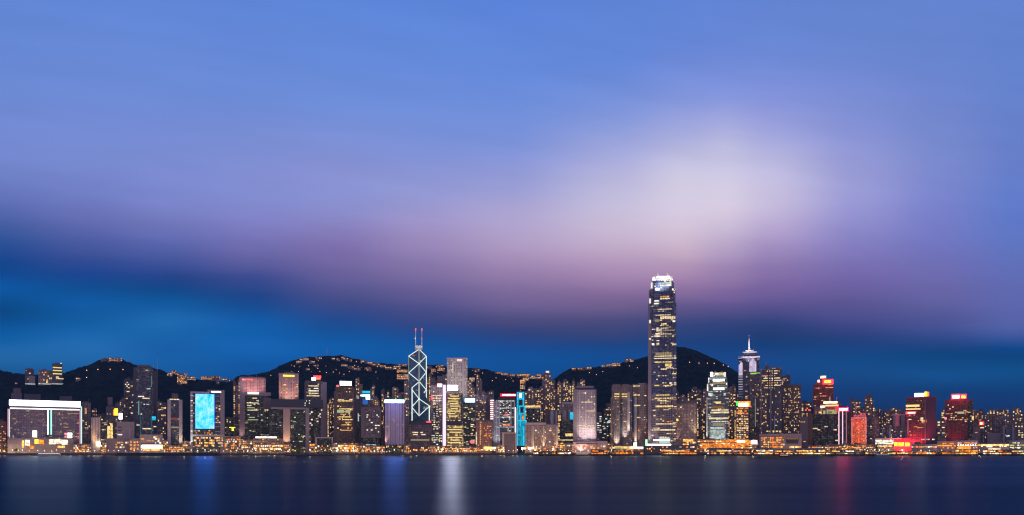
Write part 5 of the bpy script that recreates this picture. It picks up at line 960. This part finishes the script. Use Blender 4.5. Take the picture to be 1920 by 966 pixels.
# towers high on the left hill
for x0, x1, yt, mt, lab, wins in ((47, 64, 692, A_NAVY, 'round capped dark tower, first of three on the left hill', 3), (72, 98, 694, A_PINK, 'mauve broad tower, second of three on the left hill', 9), (98, 117, 682, A_NAVY, 'dark tower with lit floors, tallest of three on the left hill', 0)):
    Xh, Yh, Zh = hit((x0 + x1) / 2, 722)
    b = Building('apartment_tower', lab, 'apartment tower', (x0 + x1) / 2, Yh, 'towers standing on the left hill', base=Zh)
    b.box('facade', x0, x1, yt, None, mt, 0, 24)
    if x0 == 47: b.box('roof_cap', 51, 61, 690.5, 693, MAUVE_D, 5, 10); b.box('low_wing', 54, 66, 705, None, MAUVE, -4, 10)
    if x0 == 72: b.box('roof_cap', 79, 88, 692.5, 695, MAUVE_D, 5, 10)
    if x0 == 98:
        b.box('roof_cap', 104, 117, 680.5, 683, MAUVE_D, 3, 12)
        for y in (688.5, 694, 700): b.band('lit_floor', 99, 116, y, y + 2, emi('window_bright_yellow', (1,.74,.26), 1.0, False), .3)
        b.band('lit_floor', 105, 110, 706, 709, W_YEL); b.band('lit_floor', 105, 119, 709.3, 711, W_WRM); b.band('roof_lamp', 113, 116, 680.5, 682.2, W_COOL, .5)
    b.wins(x0 + 1, x1 - 1, yt + 3, yt + 24, wins, RES, 3, 3)
    b.band('lit_terrace', x0, x1 + 2, 719, 721, emi('terrace_pale', (.9,.95,.9), .45, False, cells=4), .5, -5)
# ================================================================== hillside: houses, lamps, masts
V_OR = emi('villa_light_orange', (1, .42, .12), .9, False, cells=4, lo=.4)
V_WM = emi('villa_light_warm', (1, .72, .42), .8, False, cells=4, lo=.4)
WALLS = [plain('villa_wall_brown', (.20,.13,.11)), plain('villa_wall_mauve', (.24,.19,.20)), plain('villa_wall_grey', (.16,.15,.17))]
def villas(where, group, spec):
    spec = sorted(spec); n = len(spec)
    for k, s in enumerate(spec):
        x0, x1, yt, yb = s[:4]; lt = s[4] if len(s) > 4 else 1
        xm = (x0 + x1) / 2; X, Y, Z = hit(xm, min(yb, 735))
        if (HZ - yb) / F * Y + CH > Z + 12: Z = (HZ - yb) / F * Y + CH
        r = random.Random(int(x0 * 7 + yt))
        b = Building('hillside_block', f"{ORD[k]} lit house from left {where}" if n > 1 else f"lit house {where}", 'house block', xm, Y - 6, group, base=Z - 4)
        b.box('walls', x0, x1, yt, None, r.choice(WALLS), 0, 16)
        w = (x1 - x0) * .4; a = x0 + r.random() * (x1 - x0 - w); b.box('roof_house', a, a + w, yt - 1.2, yt + .8, r.choice(WALLS), 4, 6)
        nrow = max(1, int((yb - yt) / 2.6))
        for j in range(nrow):
            y = yt + .7 + j * (yb - yt - .6) / nrow
            a = x0 + .3
            while a < x1 - .8:
                L = r.uniform(1.2, 3.2)
                if r.random() < (.38, .62, .9)[lt]: b.band('lit_window', a, min(a + L, x1 - .2), y, y + r.uniform(1.1, 1.9), r.choice((V_OR, V_OR, V_WM)), .4)
                a += L + r.uniform(.4, 1.4)
villas('on top of the left hill', 'houses on the left hilltop', [(189,200,672.5,678,0),(202,214,670.5,678,1),(214,229,671.5,678,1)])
villas('along the saddle ridge right of the navy glass tower', 'houses on the saddle ridge', [(313,323,699,705,1),(322,332,695,703),(332,341,701,720),(340,351,700,720,1),(351,367,706.5,714,2),(377,393,706,713,2),(392,413,706,713,1),(405,411,713,720,0),(415,425,710,715,2),(427,437,712,716,1)])
villas('along the peak ridge left of the braced tower', 'houses on the peak ridge', [(555,566,677,682,2),(562,571,673,678,1),(569,579,672,677,2),(580,590,677,682,1),(592,603,670,675,1),(622,628,671,675,1),(631,637,672,677,1),(640,647,669,674,1),(644,653,671,676,1),(655,660,674,678,1),(573,581,691,695,1),(590,597,684,688,0),(640,652,683.5,688,1),(652,664,687,692,1),(664,676,690,694,1)])
villas('on the ridge falling to the braced tower', 'houses on the ridge above the lavender tower', [(676,688,676,681,1),(686,699,679,684,1),(698,713,682,687,2),(683,697,689,694,1),(712,724,685,690,2),(722,737,688,693,2),(738,752,686,693,1),(744,764,693,699,2),(744,766,702,712,2),(747,764,683,688,1)])
villas('on the ridge between gridded tower and cyan tower', 'houses on the middle ridge', [(800,809,687,692,1),(808,817,692,698,2),(817,832,684,690,1),(820,834,690,696,1),(835,840,702,710,2),(880,890,708,716,2),(890,899,692,698,0),(928,940,698,702,2),(940,954,700,705,2),(952,966,702,706,1),(966,978,702,706.5,2),(977,993,701,706.5,2),(975,986,712,720,2),(980,992,708,714,2),(993,1003,704.5,711,2),(1003,1013,707,712,2),(1006,1020,702,707,2),(1012,1022,704,711,1),(975,985,722,730,2)])
villas('on the ridge left of the tallest tower', 'houses on the right hill ridge', [(1072,1080,690,695,2),(1083,1096,690,694,1),(1097,1109,688.5,693,1),(1128,1138,685,690,2),(1138,1148,683,688,2),(1148,1163,681,687,2),(1172,1188,673,679,1)])
villas('on the dark slope of the left hill', 'houses on the left slope', [(142,152,708.5,713.5,2),(28,33,717.5,720,1)])
B = tower('apartment_tower', 'slim tower with a white lit cap standing above the saddle right of the cyan tower', 'tower', 1019, 1033, 699, 2260, A_BROWN, plants=0); B.box('lit_cap', 1023, 1030, 695.5, 699.5, PALE, 3, 8); B.band('cap_light', 1023.5, 1029.5, 695.8, 699, emi('cap_white', (.95,.9,.95), 1.0), .4, 3); B.wins(1020, 1032, 702, 720, 5, RES)
# lamp posts on the hills
POLE = plain('lamp_pole', (.10,.10,.11), .5)
def post_mesh():
    V, Fc = [], []
    for p, q, w in (((0,0,0),(0,0,7.5),.28), ((0,0,7.4),(0,-1.6,7.9),.2)):
        v, f = bar_data(p, q, w); n = len(V); V += v; Fc += [tuple(i + n for i in t) for t in f]
    return mesh('lamp_post', V, Fc, [POLE])
def ball(name, r_, mat):
    V = [(0,0,-r_)] ; n = 8
    for lat in (-.5, 0.0, .5):
        c, z = math.cos(lat * 1.9) * r_, math.sin(lat * 1.9) * r_
        V += [(c * math.cos(2*math.pi*k/n), c * math.sin(2*math.pi*k/n), z) for k in range(n)]
    V.append((0,0,r_)); Fc = [(0, 1+(k+1)%n, 1+k) for k in range(n)]
    for L in range(2): Fc += [(1+L*n+k, 1+L*n+(k+1)%n, 1+(L+1)*n+(k+1)%n, 1+(L+1)*n+k) for k in range(n)]
    Fc += [(1+2*n+k, 1+2*n+(k+1)%n, len(V)-1) for k in range(n)]
    return mesh(name, V, Fc, [mat])
POST = post_mesh()
HEAD_H = ball('lamp_head', 1.0, emi('hill_lamp_glow', (1,.42,.15), 6.0, False))
HEAD_O, HEAD_W = ball('lamp_head', .62, N_ORANGE), ball('lamp_head', .62, N_LAMPW)
LAMPS = {}
def lamp(X, Y, Z, head, label, group, sc=1.0, glow=0):
    o = link('street_lamp', None); o.location = (X, Y, Z); o.scale = (sc,) * 3; o.empty_display_size = 1
    tag(o, label, 'street lamp', group)
    link('post', POST, o); h = link('lamp_head', head, o); h.location = (0, -1.6, 7.6)
    if glow:
        l = LAMPS.get(head.name)
        if l is None:
            l = LAMPS[head.name] = bpy.data.lights.new('bulb', 'POINT'); l.energy = glow; l.color = (1, .55, .22) if head is HEAD_O else (1, .78, .5); l.shadow_soft_size = .8
        q = link('bulb', l, o); q.location = (0, -1.6, 6.4)
for px, py in ((184,697.5),(207,697),(231,698),(163,699),(163,713)): lamp(*hit(px, py), HEAD_H, 'small orange lamp on the dark slope of the left hill', 'lamps on the left hill')
for px, py in ((1293,683.5),(1310.5,685),(1326,685.5),(1339,685.5),(1356,688.5),(1365,691.5)): lamp(*hit(px, py), HEAD_H, 'small orange lamp on the bare slope right of the tallest tower', 'lamps on the right hill')
for px, py in ((600,700),(612,702),(625,701),(637,703),(552,690),(508,707),(668,681),(690,697),(705,701),(560,700),(579,689),(596,694),(645,705),(655,700),(870,697),(905,703),(930,712),(948,715),(962,718),(1105,702),(1118,706),(1180,690),(1195,693),(1130,700)):
    lamp(*hit(px, py), HEAD_H, 'small orange lamp among the trees of the peak hillside', 'lamps on the peak hillside', .8)
rq = random.Random(5)
for k in range(46):
    px = rq.uniform(520, 985); py = float(_interp(RIDGES[1][2], px)) + rq.choice((6, 10, 15, 21, 28)) + rq.uniform(-2, 3)
    lamp(*hit(px, py), HEAD_H, 'small orange lamp among the trees of the peak hillside', 'lamps on the peak hillside', rq.uniform(.45, .8))
for px, py, h_, lab in ((613, 668, 36, 'thin lattice mast on the peak summit'), (243, 680, 18, 'thin mast on the left hilltop')):
    X, Y, Z = hit(px, py); mt_ = link('radio_mast', None); mt_.location = (X, Y, Z - 2); tag(mt_, lab, 'mast')
    for sx, sy in ((-1,-1),(1,-1),(1,1),(-1,1)): bar('leg', (sx*1.4, sy*1.4, 0), (sx*.3, sy*.3, h_), .5, MAST, mt_)
    for k in range(5): z_ = h_ * (k + .5) / 5; w_ = 1.4 - 1.1 * (k + .5) / 5; bar('cross_brace', (-w_, -w_, z_), (w_, -w_, z_ + 2), .35, MAST, mt_)

# ================================================================== waterfront: piers, sheds, boats, lamps, trees
PIERW = plain('pier_wall', (.30,.24,.22)); PILE = plain('pier_pile', (.06,.055,.055), .9)
def pier(name, label, x0, x1, yt, Y, rows, mats, roof=PIERW, dep=22, gable=False, deck_z=2.6, hs=3.0):
    b = Building(name, label, 'pier', (x0 + x1) / 2, Y, 'ferry piers and sheds on the waterfront', base=0.0)
    xa, xc = b.lx(x0), b.lx(x1); zt = b.lz(yt, (x0 + x1) / 2)
    prism('deck', rect(xa - 1.5, xc + 1.5, -2, dep), deck_z - .8, deck_z, STONE, b.root)
    n = max(2, int((xc - xa) / 7))
    for k in range(n + 1):
        xx = xa + (xc - xa) * k / n; prism('pile', rect(xx - .45, xx + .45, -1.2, -.3), -2, deck_z - .8, PILE, b.root)
    prism('hall', rect(xa, xc, 1.6, dep), deck_z, zt - .5, F_POD, b.root)
    z0, gap = deck_z + .4, (zt - deck_z - .8) / rows
    for j in range(rows):
        za = z0 + gap * j
        prism('gallery_slab', rect(xa - .8, xc + .8, -.6, 1.58), za + gap * .72, za + gap * .86, roof, b.root)
        a = xa
        while a < xc - 1:
            L = b.r.uniform(2.5, 9)
            if b.r.random() < .74:
                mm = b.r.choice(mats); o = link('lit_bay', unit_box(mm), b.root); e_ = min(a + L, xc)
                o.location = ((a + e_) / 2, 1.0, za + gap * .08); o.scale = (e_ - a, .55, gap * b.r.uniform(.35, .6))
            a += L + .4
        for k in range(n + 1):
            xx = xa + (xc - xa) * k / n; prism('column', rect(xx - .25, xx + .25, -.5, .1), za, za + gap * .72, roof, b.root)
    if gable:
        V = [(xa-1,-1,zt-.5),(xc+1,-1,zt-.5),(xc+1,dep,zt-.5),(xa-1,dep,zt-.5),(xa+2,dep*.45,zt+2.2),(xc-2,dep*.45,zt+2.2)]
        link('roof', mesh('roof', V, [(0,1,5,4),(1,2,5),(2,3,4,5),(3,0,4),(3,2,1,0)], [ROOF]), b.root)
    else: prism('roof', rect(xa - 1, xc + 1, -1, dep + .5), zt - .48, zt, ROOF, b.root)
    return b
O2, MIX, WHT2 = [SHOP_O, SHOP_O, SHOP_Y], [SHOP_O, SHOP_Y, SHOP_W], [SHOP_W, SHOP_Y, SHOP_W]
pier('ferry_pier', 'long low pier lit pinkish white in front of the tan hotel', 1000, 1072, 845.5, 1680, 1, [SHOP_P, SHOP_W, SHOP_Y])
pier('ferry_pier', 'small pier glowing solid orange below the pink stepped podium', 1108, 1140, 842.5, 1672, 2, [SHOP_O, SHOP_O, S_ORG])
b = pier('ferry_pier', 'long dark pier with a pale green and white lit roof edge', 1148, 1206, 838, 1660, 2, [emi('window_dim_amber', AMB, .22, False), SHOP_O], gable=False)
b.band('lit_edge', 1147, 1181, 838.3, 841.2, emi('pier_green', (.62,.95,.55), .75, False, cells=6), .6, -1); b.band('lit_edge', 1181, 1206, 838.0, 841.4, emi('pier_white', (1,.97,.85), 2.6), .6, -1); b.band('lit_edge', 1152, 1190, 836.6, 838, S_ORG, .6, 0)
b.box('clock_tower', 1189, 1193, 829, 838, PALE, 6, 5); b.band('lit_face', 1188, 1194, 830, 838, emi('pier_white', (1,.97,.85), 2.6), .4, 5)
pier('ferry_pier', 'two deck pier glowing orange below the tallest tower', 1240, 1306, 842, 1655, 2, O2, gable=True)
pier('ferry_pier', 'two deck orange pier below the small stepped white crown', 1326, 1372, 841.5, 1660, 2, MIX, gable=True)
pier('ferry_pier', 'dim orange pier with a white lamp below the yellow green sign block', 1376, 1409, 842, 1665, 2, [SHOP_O, emi('window_dim_amber', AMB, .22, False), SHOP_P])
pier('ferry_pier', 'two deck pier of white and orange light, in front of the mauve framed hall', 1414, 1449, 842, 1658, 2, MIX, gable=True)
pier('ferry_pier', 'short orange pier below the right end of the mauve framed hall', 1453, 1486, 843, 1662, 2, O2)
pier('ferry_pier', 'long two deck pier of even cream light below the black glass block', 1490, 1547, 842, 1655, 2, [SHOP_Y, SHOP_W, SHOP_Y], gable=True)
pier('ferry_pier', 'mixed white and green lit shed below the slim pink column tower', 1549, 1612, 843, 1665, 2, [SHOP_W, emi('shed_green', (.25,.35,.28), .5, False), SHOP_Y, emi('window_dim_amber', AMB, .22, False)])
pier('cargo_shed', 'dim grey shed lined with small lamps, left of the orange roofed pier', 1614, 1680, 846, 1668, 1, [emi('shed_grey', (.35,.32,.28), .35, False), SHOP_Y])
pier('ferry_pier', 'yellow lit landing below the red white and yellow sign tower', 1682, 1755, 846, 1662, 1, [SHOP_Y, SHOP_O, SHOP_W])
pier('ferry_pier', 'dark pier with orange edge left of the solid orange pier', 1757, 1789, 845, 1665, 1, O2)
pier('ferry_pier', 'bright solid orange pier below the twin red haloed signs', 1791, 1833, 842, 1655, 2, [S_ORG, SHOP_O, SHOP_Y])
pier('ferry_pier', 'long pier with a cream upper deck, last before the right photo edge', 1843, 1896, 843, 1665, 2, [SHOP_Y, SHOP_W, SHOP_O])
pier('ferry_pier', 'low pier of pale yellow light cut by the right photo edge', 1898, 1960, 843, 1668, 2, [SHOP_Y, emi('shed_lime', (.7,.85,.25), .8, False), SHOP_W])
# red lit terminal
b = Building('ferry_terminal', 'red lit terminal with yellow sign panels on a red wall', 'terminal', 1678, 1715, None)
b.box('hall', 1646, 1680, 825, None, F_POD, 0, 30); b.box('roof_slab', 1641, 1690, 821.5, 823.6, plain('pink_stone', (.48,.33,.34)), -3, 34); b.box('sign_wall', 1679, 1708, 822, None, plain('red_wall', (.45,.04,.05)), -2, 26)
b.band('sign_back', 1677, 1707, 828.8, 838.6, S_RED, .5, -2)
for a, c in ((1676.8, 1682.6), (1683.6, 1694.4), (1697, 1705)): b.band('sign_panel', a, c, 830, 836.6, emi('sign_panel_yellow', (1,.62,.02), 2.8, cells=2.2, lo=.35), .5, -2.6)
b.band('lit_hall', 1641, 1676, 824.5, 833, emi('hall_cream', (1,.88,.66), 1.1, False, cells=3, lo=.3), .5); b.band('lit_hall', 1648, 1660, 832.6, 834.4, emi('screen_blue', (.04,.16,.62), .8), .7); b.band('lit_hall', 1645, 1672, 835.5, 838, SHOP_Y, .6)
b.flood(1695, 842, 24, (1,.06,.08), 1800000, 1695, 828, 120); b.flood(1720, 842, 20, (1,.10,.14), 200000, 1712, 820, 110)
# long low sheds behind the piers on the right
for x0, x1, yt, lab, mats in ((1700, 1757, 833, 'low red lit arcade between red terminal and orange roofed hall', [SHOP_P, SHOP_Y, SHOP_O, SHOP_W]), (1757, 1793, 827, 'low mauve roofed hall with an orange lit eave', [SHOP_O, emi('window_dim_amber', AMB, .22, False)]),
                               (1793, 1834, 826, 'pink and orange lit hall with a row of white dots', [SHOP_P, SHOP_P, SHOP_O]), (1834, 1892, 832, 'long low hall under one unbroken golden eave line', [emi('window_dim_amber', AMB, .22, False), SHOP_W]), (1892, 1940, 826, 'dark low hall with lime lit corner at the right photo edge', [emi('shed_lime', (.7,.85,.25), .8, False), SHOP_W])):
    b = tower('waterfront_hall', lab, 'building', x0, x1, yt, 1760, plain('hall_grey', (.26,.23,.26)), plants=1, dep=26)
    b.wins(x0 + 1, x1 - 1, yt + 3, 842, 22, mats, 4.2, 2.6, 4.2, 3.6)
    if yt == 827: b.band('lit_eave', x0, x1 - 8, 834.6, 836.8, S_ORG, 1)
    if yt == 832: b.band('lit_eave', x0, x1, 833.6, 835.6, emi('eave_gold', (1,.66,.22), 2.0, False, cells=5), 1); b.band('lit_floor', 1853, 1876, 841, 843, SHOP_W, .8)
    if yt == 826 and x0 < 1800:
        for k in range(8): b.band('eave_lamp', 1796 + 4.6 * k, 1797.8 + 4.6 * k, 834, 835.8, N_LAMPW, .6)
        b.band('lit_wall', 1796, 1820, 837, 842, S_ORG, .5)
# low shop and office podiums that close the street line behind the promenade
FILL = [(-40,14,832),(137,171,833),(188,200,829),(305,316,826),(316,345,836),(342,358,828),(452,476,824),(531,546,832),(580,594,836),(668,684,834),(684,722,836),(757,768,834),(834,894,838),(930,946,836),(1046,1076,832),(1139,1150,830),(1515,1572,836),(1572,1600,834),(1598,1642,833)]
for k, (x0, x1, yt) in enumerate(FILL):
    near = ['left of the neon outlined block', 'between neon block and tan floodlit slab', 'at the foot of the tan floodlit slab', 'left of the white pilaster slab', 'at the foot of the white pilaster slab', 'between pilaster slab and cyan screen tower', 'left of the glowing ring roof hall', 'right of the glowing ring roof hall', 'right of the gateway block', 'left of the mauve picture frame block', 'below the mauve picture frame block',
            'left below the cross braced tower', 'below the gold striped tower', 'left of the pink portal block', 'below the black block beside the tan hotel', 'right of the pink stepped podium', 'below the black glass block with cream terraces', 'below the pink column tower', 'below the orange washed tower'][k]
    b = tower('shop_row', 'low row of glowing shopfronts ' + near, 'shops', x0, x1, yt, 1768, F_POD, plants=1, dep=16, group='shop rows along the promenade')
    n = int((x1 - x0) * .55)
    b.wins(x0 + .5, x1 - .5, yt + 2, 848, n, SHOPS, 3, 2.6, 3, 3.2)
# promenade lamps
r = random.Random(21)
x = -20.0
while x < 1935:
    white = r.random() < .4
    Y = r.choice((1703, 1708, 1718))
    lamp((x - 960) / F * Y, Y, 4.0, HEAD_W if white else HEAD_O, 'small bright warm white lamp on the promenade' if white else 'small bright orange lamp on the promenade', 'white promenade lamps' if white else 'orange promenade lamps', r.uniform(.75, 1.15), 9000)
    x += r.uniform(7, 17) if x < 1140 else r.uniform(12, 26)
# trees along the promenade
BARK = plain('tree_bark', (.06,.045,.035), .9); LEAF = plain('tree_leaf', (.045,.075,.03), .8, .5, .6)
def tree_meshes(seed):
    q = random.Random(seed); V, Fc = [], []
    for p0, p1, w in [((0,0,0),(.2,0,3.2),.5), ((.2,0,3),(1.3,.4,5),.26), ((.2,0,3),(-1.2,-.3,5.2),.26), ((.2,0,3.1),(.1,.6,5.8),.24)]:
        v, f = bar_data(p0, p1, w); n = len(V); V += v; Fc += [tuple(i + n for i in t) for t in f]
    tr = mesh('trunk', V, Fc, [BARK]); V, Fc = [], []
    lobes = [(q.uniform(-2, 2), q.uniform(-1.6, 1.6), q.uniform(4.6, 7), q.uniform(1.1, 1.9)) for _ in range(7)]
    for cx, cy, cz, rr_ in lobes:
        for _ in range(75):
            d_ = Vector((q.gauss(0,1), q.gauss(0,1), q.gauss(0,1))).normalized() * rr_ * q.uniform(.5, 1.05)
            c_ = Vector((cx, cy, cz)) + d_; n_ = (d_.normalized() + Vector((q.uniform(-.7,.7), q.uniform(-.7,.7), q.uniform(-.7,.7)))).normalized()
            a_ = n_.orthogonal().normalized(); b_ = n_.cross(a_); s_ = q.uniform(.22, .45); k = len(V)
            V += [tuple(c_ + a_ * s_), tuple(c_ + b_ * s_ * .7), tuple(c_ - a_ * s_), tuple(c_ - b_ * s_ * .7)]; Fc.append((k, k+1, k+2, k+3))
    return tr, mesh('crown', V, Fc, [LEAF])
TREES = [tree_meshes(k) for k in range(3)]
for px in (2,9,30,36,312,318,346,352,372,380,447,455,462,537,543,550,556,563,569,585,600,628,655,676,682,690,700,712,721,748,757,763,826,833,862,880,888,1046,1054,1062,1140,1146,1516,1530,1560,1628,1634):
    Y = r.uniform(1740, 1746) if 980 < px else r.uniform(1712, 1738); tr, cw = r.choice(TREES)
    o = link('tree', None); o.location = ((px - 960) / F * Y, Y, 4.0); o.rotation_euler = (0, 0, r.uniform(0, 6)); s_ = r.uniform(.9, 1.5); o.scale = (s_, s_, s_ * r.uniform(.9, 1.15))
    tag(o, 'small dark leafy tree on the promenade among the shop lights', 'tree', 'trees along the promenade')
    link('trunk', tr, o); link('crown', cw, o)
# boats
def boat(label, px, Y, L, lights, decks=2, hull=None, name='ferry'):
    b = Building(name, label, name, px, Y, 'boats on the harbour', base=0.0)
    H = L * .055 + .8; w = L * .12
    prof = [(-L/2, 0), (-L/2 + L*.06, -w), (L/2 - L*.06, -w), (L/2, 0), (L/2 - L*.06, w), (-L/2 + L*.06, w)]
    low = [(x_ * .92, y_ * .7) for x_, y_ in prof]
    prism('hull', low, -.8, H, hull or plain('hull_dark_green', (.02,.05,.04), .4), b.root, top=prof)
    z_ = H
    for k in range(decks):
        a = L / 2 * (.86 - .10 * k)
        prism('cabin', rect(-a, a, -w * .72, w * .72), z_ + .02, z_ + 2.3, plain('boat_white', (.5,.5,.48), .5), b.root)
        n = int(a / 1.3)
        for j in range(n):
            xx = -a + (j + .5) * 2 * a / n; o = link('lit_window', unit_box(lights), b.root); o.location = (xx, -w * .72 - .08, z_ + .8); o.scale = (2 * a / n * .68, .07, 1.0)
        prism('deck_roof', rect(-a - .6, a + .6, -w * .8, w * .8), z_ + 2.32, z_ + 2.6, plain('boat_roof', (.2,.22,.2), .6), b.root); z_ += 2.6
    prism('funnel', rect(-1, 1, -.8, .8), z_, z_ + 2.0, plain('boat_white', (.5,.5,.48), .5), b.root)
    bar('mast', (L * .2, 0, z_), (L * .2, 0, z_ + 4), .2, MAST, b.root)
    return b
boat('small orange lit ferry alone on the dark water before the piers', 1470, 1380, 16, emi('boat_orange', (1,.38,.10), 1.0, False), 1)
boat('dark ferry moored below the porthole tower podium', 1092, 1640, 30, emi('boat_warm', (1,.70,.42), .8, False), 2)
boat('low pale boat close to the wall under the neon outlined block', 92, 1670, 46, emi('boat_pale', (1,.95,.9), 1.2, False), 1, plain('hull_white', (.5,.5,.5), .4))
boat('dim grey boat off the shed left of the red terminal', 1655, 1480, 26, emi('boat_dim', (.8,.75,.6), .3, False), 1, plain('hull_grey', (.2,.2,.22), .4))
